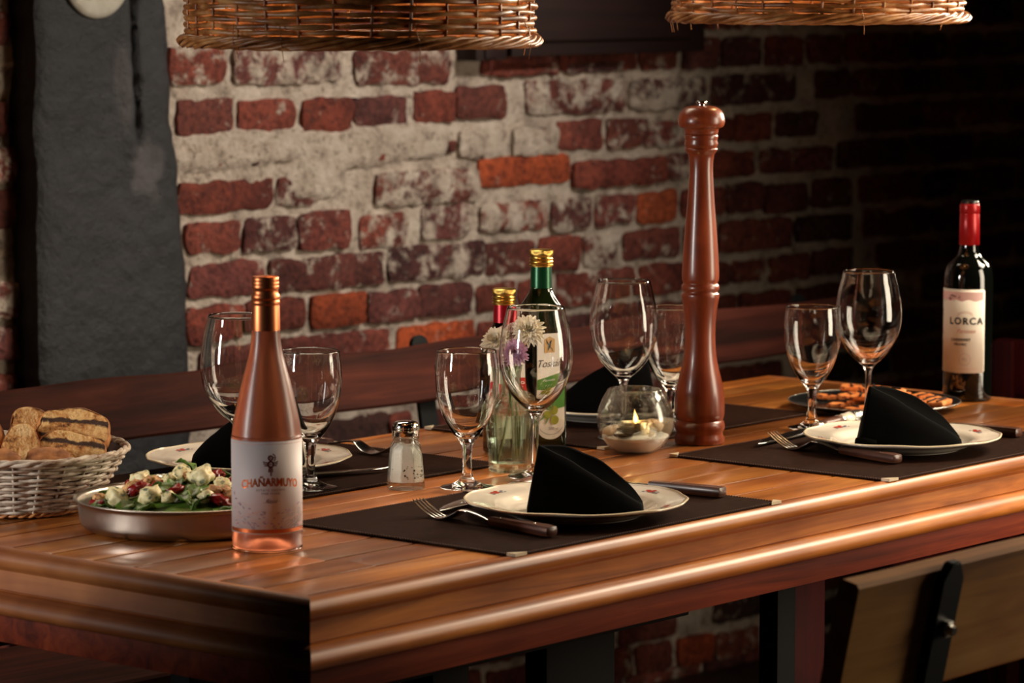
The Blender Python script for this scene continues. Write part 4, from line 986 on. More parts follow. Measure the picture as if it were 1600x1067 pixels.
pr = smooth_prof([(0.0240, 0.0, 5), (0.0266, 0.0022, 7), (HW, 0.0060, 7), (HW, 0.020, 7)], 2) + smooth_prof([(HW, 0.160, 7), (HW, 0.174, 6.5), (0.0262, 0.1850, 5), (0.0236, 0.1950, 3.6), (0.0196, 0.2040, 2.7), (0.0160, 0.2120, 2.2), (0.0146, 0.2180, 2)], 3)
obj('bottle_body', sq_lathe(pr), M['oil_glass'], t)
bm = lathe([(0, 0.2465), (0.0138, 0.2465), (0.0142, 0.2440), (0.0146, 0.2170), (0.0150, 0.2135), (0.0146, 0.2120), (0, 0.2120)], 48); obj('neck_sleeve', bm, M['green_foil'], t, auto=60)
obj('screw_cap', capring(0.0158, 0.2465, 0.2690, bands=((0.42, 0.0004), (0.62, 0.0004), (0.82, 0.0004))), M['gold'], t, auto=50)
FY = -(HW + 0.0004)
bm = bmesh.new(); pts = [(-0.0205, 0.156), (0.0205, 0.156)] + [(0.0205 * math.cos(a), 0.034 + 0.016 * math.sin(a)) for a in [-(PI * k / 16) for k in range(17)]]
pts = [(-0.0205, 0.158), (0.0205, 0.158)] + [(0.0205 * math.cos(PI * k / 16), 0.034 - 0.017 * math.sin(PI * k / 16)) for k in range(17)]
A = [bm.verts.new((x, FY + 0.0006 - 0.0010, z)) for x, z in pts]; B = [bm.verts.new((x, FY + 0.0012, z)) for x, z in pts]
bm.faces.new(A); bm.faces.new(B[::-1])
for k in range(len(pts)): bm.faces.new((A[k], A[(k + 1) % len(pts)], B[(k + 1) % len(pts)], B[k]))
lab = obj('label', bm, M['label_w'], t, smooth=False)
g_ = lambda x, y: Vector((x, FY - 0.0008, y)); g2_ = lambda x, y: Vector((x, FY - 0.0012, y)); g3_ = lambda x, y: Vector((x, FY - 0.0015, y))
bm = bmesh.new(); poly(bm, [(-0.0205, 0.060), (0.0, 0.056), (0.0205, 0.060), (0.0205, 0.100), (0.004, 0.096), (-0.0205, 0.088)], g_); obj('green_panel', bm, M['lab_green'], lab, smooth=False)
bm = bmesh.new(); poly(bm, [(-0.009, 0.132), (0.009, 0.132), (0.009, 0.150), (0.0, 0.154), (-0.009, 0.150)], g_); obj('tan_panel', bm, M['lab_tan'], lab, smooth=False)
bm = bmesh.new(); strip(bm, [(-0.003, 0.135), (-0.001, 0.140), (0.001, 0.146), (0.003, 0.149)], [0.001, 0.004, 0.003, 0.001], g2_); strip(bm, [(-0.001, 0.141), (0.004, 0.137), (0.005, 0.134)], 0.001, g2_); strip(bm, [(0.0, 0.142), (-0.004, 0.145), (-0.006, 0.150)], [0.003, 0.002, 0.0006], g2_)
text_bm(bm, 'Tosk\u00e1n', 0.0150, lambda x, y: g_(x, 0.117 + y), shear=0.35, bold=-0.0001); obj('brand_lettering', bm, M['ink'], lab, smooth=False)
bm = bmesh.new(); text_bm(bm, 'Familia', 0.0085, lambda x, y: g2_(x, 0.085 + y), shear=0.4); text_bm(bm, '1 1 1', 0.0070, lambda x, y: g2_(x, 0.070 + y), shear=0.5); obj('white_lettering', bm, M['white_ink'], lab, smooth=False)
bm = bmesh.new(); disc2(bm, 0.004, 0.056, 0.0062, g2_); disc2(bm, -0.006, 0.050, 0.0058, g2_); disc2(bm, 0.005, 0.043, 0.0062, g3_); obj('olive_print', bm, M['lab_olive'], lab, smooth=False)
bm = bmesh.new()
for a, L, px, py in ((2.2, 0.014, 0.0, 0.054), (1.75, 0.013, 0.001, 0.056), (1.2, 0.012, 0.001, 0.056), (-2.0, 0.012, -0.004, 0.048), (-2.5, 0.012, -0.008, 0.050)):
    strip(bm, [(px + L * q * math.cos(a), py + L * q * math.sin(a)) for q in (0, .3, .6, 1)], [0.0006, 0.0026, 0.0022, 0.0004], g2_)
obj('olive_leaf_print', bm, M['lab_leaf'], lab, smooth=False)
bm = bmesh.new(); text_bm(bm, '500', 0.0058, lambda x, y: g_(x, 0.0315 + y)); text_bm(bm, 'ml', 0.0040, lambda x, y: g_(x + 0.0085, 0.0310 + y)); strip(bm, ringpts(0, 0.045, 0.0215, 215, 325, 14), 0.0005, g_); obj('small_lettering', bm, M['ink_grey'], lab, smooth=False)

vx, vy = 3.4690, 2.9560
t = thing('vinegar_bottle', 'dark red vinegar bottle with gold cap and red and white label', 'bottle', (vx, vy, 0.0003), facing(vx, vy) + math.radians(24))
HW = 0.0236
pr = smooth_prof([(0.0208, 0.0, 5), (0.0230, 0.0020, 6), (HW, 0.0055, 6), (HW, 0.02, 6)], 2) + smooth_prof([(HW, 0.122, 6), (HW, 0.136, 5.5), (0.0226, 0.1460, 4), (0.0200, 0.1560, 3), (0.0170, 0.1650, 2.4), (0.0148, 0.1720, 2.1), (0.0140, 0.1760, 2)], 3)
obj('bottle_body', sq_lathe(pr), M['vin_glass'], t)
bm = lathe([(0, 0.1990), (0.0134, 0.1990), (0.0138, 0.1960), (0.0142, 0.1740), (0.0146, 0.1700), (0.0142, 0.1690), (0, 0.1690)], 48); obj('neck_sleeve', bm, M['red_foil'], t, auto=60)
obj('screw_cap', capring(0.0154, 0.1990, 0.2200, bands=((0.42, 0.0004), (0.62, 0.0004), (0.82, 0.0004))), M['gold'], t, auto=50)
FY2 = -(HW + 0.0004)
bm = bmesh.new(); box(bm, -0.0180, 0.0180, FY2 - 0.0006, FY2 + 0.0012, 0.030, 0.122); lab = obj('label', bm, M['label_w'], t, smooth=False)
h_ = lambda x, y: Vector((x, FY2 - 0.0010, y)); h2_ = lambda x, y: Vector((x, FY2 - 0.0014, y))
bm = bmesh.new(); poly(bm, [(-0.0180, 0.058), (0.0180, 0.058), (0.0180, 0.096), (-0.0180, 0.096)], h_); obj('red_panel', bm, M['lab_red'], lab, smooth=False)
bm = bmesh.new(); text_bm(bm, 'ACETO', 0.0098, lambda x, y: h2_(x, 0.083 + y), bold=0.0003); text_bm(bm, 'BALSAMICO', 0.0044, lambda x, y: h2_(x, 0.072 + y)); obj('lettering', bm, M['white_ink'], lab, smooth=False)

# ------------------------------------------------------------------ pepper mill
px, py = 3.7156, 2.8168
t = thing('pepper_mill', 'very tall turned red-brown wooden pepper mill with metal knob', 'pepper mill', (px, py, 0.0002))
s = 0.000874
zz = lambda y: (692 - y) * s
pts = [(0.030, 0.0), (0.0335, 0.0008), (0.0340, 0.004), (0.0338, zz(683)), (0.0315, zz(677)), (0.0318, zz(674)), (0.0340, zz(669)), (0.0342, zz(663)), (0.0330, zz(658)), (0.0312, zz(655.5)), (0.0325, zz(652))]
body = pts + smooth_prof([(0.0338, zz(646)), (0.0338, zz(630)), (0.0325, zz(612)), (0.0292, zz(592)), (0.0245, zz(570)), (0.0216, zz(549)), (0.0206, zz(525)), (0.0212, zz(500)), (0.0234, zz(478)), (0.0256, zz(464)), (0.0256, zz(459))], 4)
body += [(0.0236, zz(457)), (0.0234, zz(455)), (0.0252, zz(453)), (0.0258, zz(449)), (0.0250, zz(445)), (0.0234, zz(443)), (0.0234, zz(441.5)), (0.0246, zz(439)), (0.0250, zz(436))]
body += smooth_prof([(0.0252, zz(428)), (0.0240, zz(400)), (0.0216, zz(360)), (0.0186, zz(320)), (0.0164, zz(280)), (0.0160, zz(262)), (0.0174, zz(245)), (0.0212, zz(236) if False else zz(238) )], 4)
body = body[:-1] + [(0.0222, zz(236)), (0.0222, zz(234.5)), (0.0208, zz(233)), (0.0220, zz(230)), (0.0228, zz(226)), (0.0216, zz(222)), (0.0222, zz(219)), (0.0230, zz(215.5)), (0.0222, zz(213)), (0.0214, zz(212)), (0.0, zz(212))]
bm = lathe([(0, 0)] + body, 72); obj('mill_body', bm, M['mill_wood'], t, auto=50)
cap = [(0.0, zz(211.8)), (0.0222, zz(211.8)), (0.0230, zz(208)), (0.0232, zz(204))] + smooth_prof([(0.0240, zz(203)), (0.0290, zz(201)), (0.0312, zz(196)), (0.0316, zz(190)), (0.0300, zz(182)), (0.0262, zz(175)), (0.0205, zz(170.5)), (0.012, zz(168.5)), (0.006, zz(168))], 3) + [(0, zz(168))]
bm = lathe(cap, 72); obj('turning_head', bm, M['mill_wood'], t, auto=60)
bm = lathe([(0, zz(168)), (0.0052, zz(168)), (0.0052, zz(166)), (0.0068, zz(165.5)), (0.0074, zz(164.8)), (0.0074, zz(161.8)), (0.0068, zz(161)), (0, zz(161))], 30, rmod=lambda a, r, z: 1 + 0.02 * math.cos(15 * a) if z > zz(165) and r > 0.006 else 1); obj('metal_knob', bm, M['steel'], t, auto=50)

# ------------------------------------------------------------------ salt shaker
sx, sy = 3.1541, 2.8479
t = thing('salt_shaker', 'octagonal glass salt shaker with chrome lid, rice grains in the salt', 'shaker', (sx, sy, 0.0002), facing(sx, sy) + math.radians(22.5 + 6))
def octo(prof, seg=48, sharp=10):
    def rm(a, r, z):
        k = (z < 0.058) * 1.0
        b = (a % (PI / 4)) - PI / 8
        return 1 if not k else (math.cos(PI / 8) / math.cos(b) * 1.0 + 0.03)
    return lathe(prof, seg * 2, rmod=rm)
outp = [(0.0225, 0.0), (0.0238, 0.0015), (0.0240, 0.004), (0.0210, 0.040), (0.0188, 0.0555), (0.0176, 0.0578), (0.0160, 0.0600), (0.0160, 0.0625), (0.0168, 0.0632), (0.0168, 0.0645), (0.0155, 0.0655), (0.0155, 0.0720)]
inp = [(0.0135, 0.0720), (0.0135, 0.0600), (0.0160, 0.0550), (0.0182, 0.0400), (0.0208, 0.0110), (0.0200, 0.0085)]
bm = octo([(0, 0)] + outp + inp + [(0, 0.0080)]); obj('glass_body', bm, M['jar_glass'], t, auto=25)
bm = octo([(0, 0.0088), (0.0192, 0.0092), (0.0200, 0.0120), (0.0176, 0.0390), (0.0166, 0.0450), (0.0158, 0.0478), (0.010, 0.0535), (0, 0.0510)])
for v in bm.verts:
    if v.co.z > 0.042: v.co.z += -0.16 * v.co.x - 0.02 * v.co.y
obj('salt', bm, M['salt'], t, auto=60)
bm = bmesh.new(); rb = random.Random(8)
for k in range(26):
    a = rb.uniform(-2.3, -0.7) if k < 20 else rb.uniform(0, 6.3); z = rb.uniform(0.014, 0.030); b = (a % (PI / 4)) - PI / 8
    r = (0.0202 - (z - 0.012) * 0.09) * (math.cos(PI / 8) / math.cos(b) + 0.03); blob(bm, (r * math.cos(a), r * math.sin(a), z), rb.uniform(0.0005, 0.0013), 0.5, 1, k, 1)
obj('pepper_grains', bm, M['pepper'], t)
bm = lathe([(0.0148, 0.0660), (0.0166, 0.0660), (0.0170, 0.0668), (0.0165, 0.0690), (0.0172, 0.0700), (0.0166, 0.0718), (0.0172, 0.0730), (0.0166, 0.0745), (0.0170, 0.0765), (0.0164, 0.0800), (0.0145, 0.0828), (0.0105, 0.0845), (0.005, 0.0850), (0.0, 0.0851)], 64); obj('chrome_lid', bm, M['chrome'], t, auto=60)
bm = bmesh.new()
for r, n in ((0.0, 1), (0.004, 6), (0.008, 10)):
    for k in range(n): disc2(bm, r * math.cos(2 * PI * k / n), r * math.sin(2 * PI * k / n), 0.0006, lambda x, y: Vector((x, y, 0.0853 - 4.0 * (x * x + y * y))), 6)
obj('shaker_holes', bm, M['pepper'], t, smooth=False)

# ------------------------------------------------------------------ candle bowl
bx_, by_ = 3.5914, 2.8300
t = thing('candle_bowl', 'round clear glass bowl holding salt and a lit tealight', 'glass bowl', (bx_, by_, 0.0002), VA)
out = smooth_prof([(0.0240, 0.0), (0.0280, 0.0016), (0.0370, 0.0090), (0.0455, 0.0205), (0.0505, 0.0350), (0.0512, 0.0460), (0.0490, 0.0590), (0.0440, 0.0720), (0.0395, 0.0800), (0.0372, 0.0845)], 5)
inn = smooth_prof([(0.0354, 0.0845), (0.0377, 0.0795), (0.0422, 0.0712), (0.0472, 0.0583), (0.0494, 0.0460), (0.0487, 0.0355), (0.0437, 0.0210), (0.0352, 0.0100), (0.0262, 0.0026)], 5)
bm = lathe([(0, 0.0008), (0.020, 0.0008)] + out + [(0.0363, 0.0853)] + inn + [(0, 0.0020)], 80); obj('bowl_glass', bm, M['jar_glass'], t)
pr = [(0, 0.0024)] + [(0.0258, 0.0030), (0.0349, 0.0103), (0.0432, 0.0210), (0.0446, 0.0236)] + [(r, 0.0245) for r in (0.040, 0.034, 0.027, 0.020, 0.012, 0.005)] + [(0, 0.0245)]
bm = lathe(pr, 72)
for v in bm.verts:
    r = math.hypot(v.co.x, v.co.y)
    if v.co.z > 0.023: v.co.z += (0.0022 * noise.noise(v.co * 90) + 0.0012 * noise.noise(v.co * 300)) + 0.14 * v.co.x * (1 - r / 0.05) - 0.0012
o = obj('salt_filling', bm, M['salt'], t)
t2 = thing('tealight', 'lit tealight candle in a tin cup standing in the bowl of salt', 'candle', (bx_ + 0.001 * R_.x, by_ + 0.001 * R_.y, 0.0236), VA)
bm = lathe([(0, 0.0), (0.0165, 0.0), (0.0170, 0.0006), (0.0172, 0.0172), (0.0168, 0.0175), (0.0164, 0.0172), (0.0163, 0.0010), (0, 0.0010)], 56, rmod=lambda a, r, z: 1 + 0.006 * math.cos(40 * a)); obj('tin_cup', bm, M['tin'], t2, auto=60)
bm = lathe([(0, 0.0012), (0.0160, 0.0012), (0.0161, 0.0128), (0.0150, 0.0122), (0.008, 0.0116), (0, 0.0116)], 48); obj('wax', bm, M['wax'], t2)
bm = bmesh.new(); tube(bm, [(0, 0, 0.011), (0.0002, 0, 0.0150), (-0.0004, 0, 0.0175)], 0.0007, 6); obj('wick', bm, M['pepper'], t2)
bm = lathe(smooth_prof([(0.0004, 0.0155), (0.0020, 0.0175), (0.0026, 0.0200), (0.0020, 0.0235), (0.0009, 0.0275), (0.0001, 0.0305)], 4), 20)
for v in bm.verts: v.co.x += -6 * (v.co.z - 0.0155) ** 2 - 0.0006
obj('flame', bm, M['flame'], t2)
light('candle_light', 'POINT', (bx_, by_, 0.0236 + 0.029), (bx_, by_, 0), 0.035, (1.0, 0.62, 0.28), 0.004)
def leaf_mesh(L, Wd, curl, thick=0.0007, n=9, wave=0.0, seed=0):
    bm = bmesh.new(); T_, B_ = [], []
    for i in range(n + 1):
        u = i / n; hw = Wd / 2 * math.sin(PI * min(1, u * 0.97 + 0.02)) ** 0.75 + 0.0002; row, rowb = [], []
        for k in range(-2, 3):
            y = k / 2 * hw; z = curl * (u - 0.5) ** 2 * -4 + abs(k) * 0.18 * hw + wave * noise.noise(Vector((u * 4, k * 1.3, seed)))
            row.append(bm.verts.new(((u - 0.5) * L, y, z))); rowb.append(bm.verts.new(((u - 0.5) * L, y, z - thick)))
        T_.append(row); B_.append(rowb)
    for i in range(n):
        for k in range(4):
            bm.faces.new((T_[i][k], T_[i + 1][k], T_[i + 1][k + 1], T_[i][k + 1])); bm.faces.new((B_[i][k + 1], B_[i + 1][k + 1], B_[i + 1][k], B_[i][k]))
        bm.faces.new((T_[i][0], B_[i][0], B_[i + 1][0], T_[i + 1][0])); bm.faces.new((T_[i][4], T_[i + 1][4], B_[i + 1][4], B_[i][4]))
    bm.faces.new(T_[0] + B_[0][::-1]); bm.faces.new(T_[-1][::-1] + B_[-1]); return bm
def loc_of(c, right, back, z): return (c[0] + R_.x * right + F_h.x * back, c[1] + R_.y * right + F_h.y * back, z)
CB = (bx_, by_)
for L, Wd, r, b, z, rot, lab in ((0.034, 0.015, -0.0095, -0.0300, 0.0305, (0.55, 0.15, VA + 0.15), 'dark dried leaf leaning on the tealight tin in the candle bowl'), (0.026, 0.010, -0.0170, -0.0330, 0.0245, (0.45, 0.05, VA - 0.1), 'dark dried leaf lying lowest in the salt of the candle bowl')):
    o = obj('dried_leaf', leaf_mesh(L, Wd, -0.003, 0.0008), M['dry_leaf']); tag(o, lab, 'dried leaf', 'dried leaves in the candle bowl'); place(o, loc_of(CB, r, b, z), rot)
def shell_bm(r, seed):
    bm = bmesh.new(); blob(bm, (0, 0, 0), r, 0.35, 1.6, seed, 3, (1.2, 0.9, 0.62))
    for v in bm.verts: v.co *= 1 + 0.06 * math.cos(math.atan2(v.co.y, v.co.x + r) * 22)
    return bm
for r, ri, b, z, lab, sd in ((0.0095, -0.0330, -0.0060, 0.0300, 'pale shell at the left inside the candle bowl', 2), (0.0100, 0.0270, 0.0130, 0.0345, 'beige shell behind the tealight in the candle bowl', 5), (0.0040, 0.0200, -0.0300, 0.0280, 'tiny brown shell chip at the right front of the salt in the candle bowl', 9)):
    o = obj('shell', shell_bm(r, sd), M['shell']); tag(o, lab, 'shell', 'shells in the candle bowl'); place(o, loc_of(CB, ri, b, z), (0.3, 0.4, sd))

# ------------------------------------------------------------------ flower vase
vx2, vy2 = 3.3520, 2.8460
t = thing('flower_vase', 'small eight sided glass vase with water, in front of the oil and vinegar bottles', 'vase', (vx2, vy2, 0.0002), VA + 0.12)
def rm8(a, r, z):
    if z > 0.088: return 1
    b = (a % (PI / 4)) - PI / 8; return math.cos(PI / 8) / math.cos(b) + 0.03
out = [(0.0252, 0.0), (0.0265, 0.0018), (0.0268, 0.006), (0.0290, 0.040), (0.0314, 0.072), (0.0312, 0.080), (0.0280, 0.0865), (0.0220, 0.0915), (0.0165, 0.0960), (0.0135, 0.1010), (0.0126, 0.1080), (0.0128, 0.1240), (0.0150, 0.1330), (0.0156, 0.1360)]
inn = [(0.0140, 0.1360), (0.0106, 0.1240), (0.0100, 0.1080), (0.0106, 0.1000), (0.0135, 0.0930), (0.0185, 0.0880), (0.0240, 0.0820), (0.0268, 0.0760), (0.0268, 0.0700), (0.0245, 0.0400), (0.0222, 0.0110)]
bm = lathe([(0, 0.0006)] + out + inn + [(0, 0.0088)], 96, rmod=rm8); obj('vase_glass', bm, M['vase_glass'], t, auto=35)
bm = lathe([(0, 0.0090), (0.0218, 0.0115), (0.0242, 0.0400), (0.0265, 0.0700), (0.0264, 0.0740), (0, 0.0738)], 96, rmod=rm8); obj('water', bm, M['water'], t, auto=35)
VC = (vx2, vy2)
FL = [(0.0235, -0.004, 0.1830, 0.0245, 'petal_w', (0.95, 0.25), 'large white chrysanthemum, highest in the little vase'),
      (0.0050, -0.0220, 0.1560, 0.0200, 'petal_p', (1.15, 0.05), 'lilac pink chrysanthemum with dark centre at the front of the vase'),
      (-0.0190, -0.0080, 0.1700, 0.0215, 'petal_w', (0.9, -0.35), 'cream white chrysanthemum leaning left, nearest the vinegar bottle'),
      (0.0020, 0.0060, 0.1790, 0.0220, 'petal_c', (0.6, -0.1), 'pale pink chrysanthemum between the two white ones'),
      (-0.0090, -0.0160, 0.1520, 0.0180, 'petal_c', (1.2, -0.3), 'small pale pink chrysanthemum lowest in the vase')]
for k, (r, b, z, rad, mm, (tx, ty), lab) in enumerate(FL):
    p = loc_of(VC, r, b, z); t = thing('chrysanthemum', lab, 'flower', p, VA, 'chrysanthemums in the vase')
    rb = random.Random(k + 30); Q = Matrix.Rotation(ty, 4, 'Y') @ Matrix.Rotation(tx, 4, 'X')
    bm = bmesh.new()
    for layer in range(6):
        n = 24 - layer * 2; el = 0.0 + layer * 0.26; L = rad * (1.0 - layer * 0.11)
        for q in range(n):
            a = 2 * PI * (q + layer * 0.5) / n + rb.uniform(-.08, .08); e = el + rb.uniform(-.1, .1); l = L * rb.uniform(.9, 1.05); wv = rad * 0.082
            d = Vector((math.cos(a), math.sin(a), 0)); s_ = Vector((-math.sin(a), math.cos(a), 0)); T_, B_ = [], []
            for i in range(5):
                u = i / 4; c = d * (l * (0.12 + 0.88 * u) * math.cos(e)) + Vector((0, 0, l * u * math.sin(e) - 0.22 * l * u * u * math.cos(e))); ww = wv * (0.5 + 0.9 * math.sin(PI * min(1, u * 0.75 + 0.12))) * (0.45 if i == 4 else 1)
                T_.append([bm.verts.new(Q @ (c - s_ * ww)), bm.verts.new(Q @ (c - Vector((0, 0, ww * 0.5)))), bm.verts.new(Q @ (c + s_ * ww))])
                B_.append([bm.verts.new(Q @ (c - s_ * ww * .9 - Vector((0, 0, 0.0005)))), bm.verts.new(Q @ (c - Vector((0, 0, ww * 0.5 + 0.0005)))), bm.verts.new(Q @ (c + s_ * ww * .9 - Vector((0, 0, 0.0005))))])
            for i in range(4):
                for m_ in range(2): bm.faces.new((T_[i][m_], T_[i + 1][m_], T_[i + 1][m_ + 1], T_[i][m_ + 1])); bm.faces.new((B_[i][m_ + 1], B_[i + 1][m_ + 1], B_[i + 1][m_], B_[i][m_]))
    obj('petals', bm, M[mm], t)
    bm = bmesh.new(); blob(bm, Q @ Vector((0, 0, rad * 0.14)), rad * 0.13, 0.3, 5, k, 3, (1, 1, 0.8)); obj('flower_centre', bm, M['pistil'] if mm == 'petal_p' else M['lab_olive'], t)
    bm = bmesh.new(); Ri = Matrix.Rotation(-VA, 4, 'Z'); base = Ri @ Vector((VC[0] - p[0], VC[1] - p[1], 0)); neck = base + Vector((0.0045 * math.cos(k * 1.3), 0.0045 * math.sin(k * 1.3), 0.120 - z)); foot = base + Vector((0.012 * math.cos(k * 2.1 + 1), 0.012 * math.sin(k * 2.1 + 1), 0.016 - z))
    st = Q @ Vector((0, 0, -0.004)); mid = (st * 0.5 + neck * 0.5) + (Q @ Vector((0, 0, -0.010)))
    tube(bm, smooth_prof([tuple(st), tuple(mid), tuple(neck), tuple((neck + foot) / 2 + Vector((0.003, 0, 0))), tuple(foot)], 5), 0.0011, 7)
    blob(bm, Q @ Vector((0, 0, -0.0035)), rad * 0.17, 0.2, 3, k, 2, (1, 1, 1)); obj('stem', bm, M['stem'], t)
    for q in range(2):
        lb = leaf_mesh(0.020, 0.008, 0.004, 0.0005); RR = Matrix.Translation(neck * 0.55 + st * 0.45 + Vector((0.004 * (-1) ** q, 0, 0))) @ Matrix.Rotation(rb.uniform(0, 6.3), 4, 'Z') @ Matrix.Rotation(-0.6, 4, 'Y') @ Matrix.Translation((0.010, 0, 0))
        for v in lb.verts: v.co = RR @ v.co
        obj('leaf', lb, M['stem'], t)

# ------------------------------------------------------------------ salad dish
dx, dy = 2.7723, 2.8463
DS = (dx, dy)
t = thing('serving_dish', 'low round brushed steel dish full of salad, left of the pink wine bottle', 'dish', (dx, dy, 0.0002), VA)
bm = lathe(smooth_prof([(0.100, 0.0), (0.1130, 0.0012), (0.1200, 0.0060), (0.1225, 0.0140), (0.1240, 0.0300), (0.1262, 0.0340)], 4) + [(0.1285, 0.0352), (0.1292, 0.0364), (0.1282, 0.0374)] + smooth_prof([(0.1258, 0.0362), (0.1226, 0.0320), (0.1208, 0.0150), (0.1180, 0.0075), (0.1110, 0.0030)], 3) + [(0, 0.0030), (0, 0.0)], 112, closed=False)
obj('dish_body', bm, M['brushed'], t)
bm = bmesh.new(); blob(bm, (0, 0, 0.0165), 1, 0.0, 1, 0, 5, (0.1155, 0.1155, 0.030))
for v in bm.verts:
    if v.co.z > 0.018: v.co.z += 0.006 * noise.noise(v.co * 60)
    v.co.z = max(0.0036, v.co.z)
o = obj('salad_greens', bm, M['leafy']); place(o, (dx, dy, 0.0)); o['kind'] = 'stuff'; tag(o, 'bed of chopped green leaves filling the steel dish', 'salad')
rb = random.Random(21)
def ztop(r, b): return 0.0165 + 0.029 * math.sqrt(max(0.02, 1 - (r * r + b * b) / 0.0133))
def scatter(name, maker, matn, pts, lab, cat, grp):
    src = None
    for k, (r, b, dz, sc_) in enumerate(pts):
        if src is None or k < 3: o = obj(name, maker(k), M[matn]); lastn = o; src = src or o; srcs.append(o)
        else: o = srcs[k % len(srcs)].copy(); COL.objects.link(o)
        tag(o, lab, cat, grp); place(o, loc_of(DS, r, b, ztop(r, b) + dz), (rb.uniform(-.5, .5), rb.uniform(-.5, .5), rb.uniform(0, 6.3))); o.scale = (sc_,) * 3
def PX(x, y): return ((x - 290) * 0.00074, 0)     # only for reading the list below: photo column to metres right of the dish centre
def chunk(k):
    bm = bmesh.new(); blob(bm, (0, 0, 0), 0.0125, 0.35, 1.8, k * 3 + 1, 3, (1, 0.9, 0.78), cut=0.45); return bm
srcs = []
scatter('cheese_chunk', chunk, 'cheese', [(-0.073, -0.052, 0.008, 1.1), (-0.056, 0.030, 0.010, .95), (-0.033, -0.070, 0.010, 1.0), (-0.006, 0.045, 0.011, 1.0), (0.016, 0.010, 0.011, 1.25), (-0.012, -0.080, 0.010, .62), (0.045, -0.02, 0.009, .8), (0.06, 0.04, 0.008, 1.0), (-0.02, 0.01, 0.010, 0.6), (0.03, -0.07, 0.008, .7)], 'chunk of blue-veined cheese on the salad in the steel dish', 'cheese', 'cheese chunks in the salad')
srcs = []
scatter('walnut_piece', lambda k: blob(bmesh.new(), (0, 0, 0), 0.010, 0.6, 3.2, k * 5 + 2, 3, (1.3, 0.9, 0.7)), 'walnut', [(-0.060, -0.010, 0.006, 1), (-0.040, 0.020, 0.007, .9), (-0.022, 0.060, 0.006, 1), (0.036, -0.055, 0.008, 1.1), (0.055, -0.060, 0.007, 1.2), (0.004, 0.020, 0.008, 1), (0.070, -0.03, 0.006, 1), (0.02, 0.07, 0.006, 1.1), (-0.095, -0.02, 0.004, .8)], 'brown walnut piece on the salad in the steel dish', 'walnut', 'walnut pieces in the salad')
srcs = []
scatter('dried_tomato', lambda k: blob(bmesh.new(), (0, 0, 0), 0.0085, 0.7, 2.4, k * 7 + 4, 3, (1.5, 0.8, 0.6)), 'cranberry', [(-0.052, -0.050, 0.012, 1.15), (-0.098, -0.045, 0.005, 1.1), (-0.004, -0.060, 0.010, 1.1), (-0.030, -0.022, 0.008, .9), (0.034, 0.045, 0.012, 1.2), (0.044, -0.075, 0.008, 1), (0.052, 0.010, 0.008, .9), (-0.07, 0.05, 0.006, .9), (0.08, -0.05, 0.005, 1)], 'dark red dried tomato piece on the salad in the steel dish', 'tomato', 'dried tomato pieces in the salad')
srcs = []
LP = [(-0.085, -0.060, 0.005, 1.1), (-0.060, -0.075, 0.005, 1.0), (-0.020, -0.045, 0.009, 1.1), (0.000, -0.075, 0.009, 1.2), (0.014, -0.060, 0.011, 1.1), (0.024, -0.080, 0.007, 1.0), (-0.002, 0.060, 0.022, 1.0), (-0.030, 0.050, 0.006, 1.2), (0.030, 0.060, 0.010, 1.2), (-0.100, 0.0, 0.004, 1), (-0.045, 0.070, 0.005, 1), (0.06, 0.06, 0.006, 1), (0.07, 0.0, 0.007, 1.1), (-0.01, 0.0, 0.007, 1.2), (0.05, -0.09, 0.004, 1), (-0.035, -0.09, 0.004, 1), (-0.02, 0.085, 0.006, 1.1), (0.02, 0.03, 0.008, 1.2)]
scatter('salad_leaf', lambda k: leaf_mesh(0.034, 0.018, 0.006, 0.0006, 9, 0.006, k), 'leafy', LP, 'curled green salad leaf in the steel dish', 'salad leaf', 'green leaves in the salad')

# ------------------------------------------------------------------ woven things
def weave(R, z0, z1, rows, stakes, thick, amp, seg=5, per=6, jit=0.0008, seed=0, flat=0.8):
    bm = bmesh.new(); n = stakes * per; rb = random.Random(seed)
    for j in range(rows):
        zc = z0 + (z1 - z0) * (j + 0.5) / rows; ph = rb.uniform(-0.1, 0.1); pts, rad = [], []
        for k in range(n):
            a = 2 * PI * k / n
            q = noise.noise(Vector((math.cos(a) * 3, math.sin(a) * 3, j * 1.7 + seed)))
            q2 = noise.noise(Vector((math.cos(a) * 7, math.sin(a) * 7, j * 2.9 + seed)))
            z = zc + jit * 2.2 * q; r = R(z) + amp * math.cos(stakes * a / 2 + PI * j) * 1.0
            pts.append((r * math.cos(a), r * math.sin(a), z)); rad.append(thick * (0.92 + 0.35 * q2))
        tube(bm, pts, rad, seg, flat, closed=True)
    return bm
def rope(R, z, n_str, twist, off, thick, seg=6, n=240, zoff=0.0):
    bm = bmesh.new()
    for s in range(n_str):
        pts = []
        for k in range(n):
            a = 2 * PI * k / n; ph = twist * a + 2 * PI * s / n_str
            r = R + off * math.cos(ph); zz_ = z + off * 0.9 * math.sin(ph) + 0.0016 * noise.noise(Vector((math.cos(a) * 9, math.sin(a) * 9, s * 3.3)))
            r += 0.0012 * noise.noise(Vector((math.cos(a) * 6, math.sin(a) * 6, s * 5.1)))
            pts.append((r * math.cos(a), r * math.sin(a), zz_))
        tube(bm, pts, thick, seg, closed=True)
    return bm
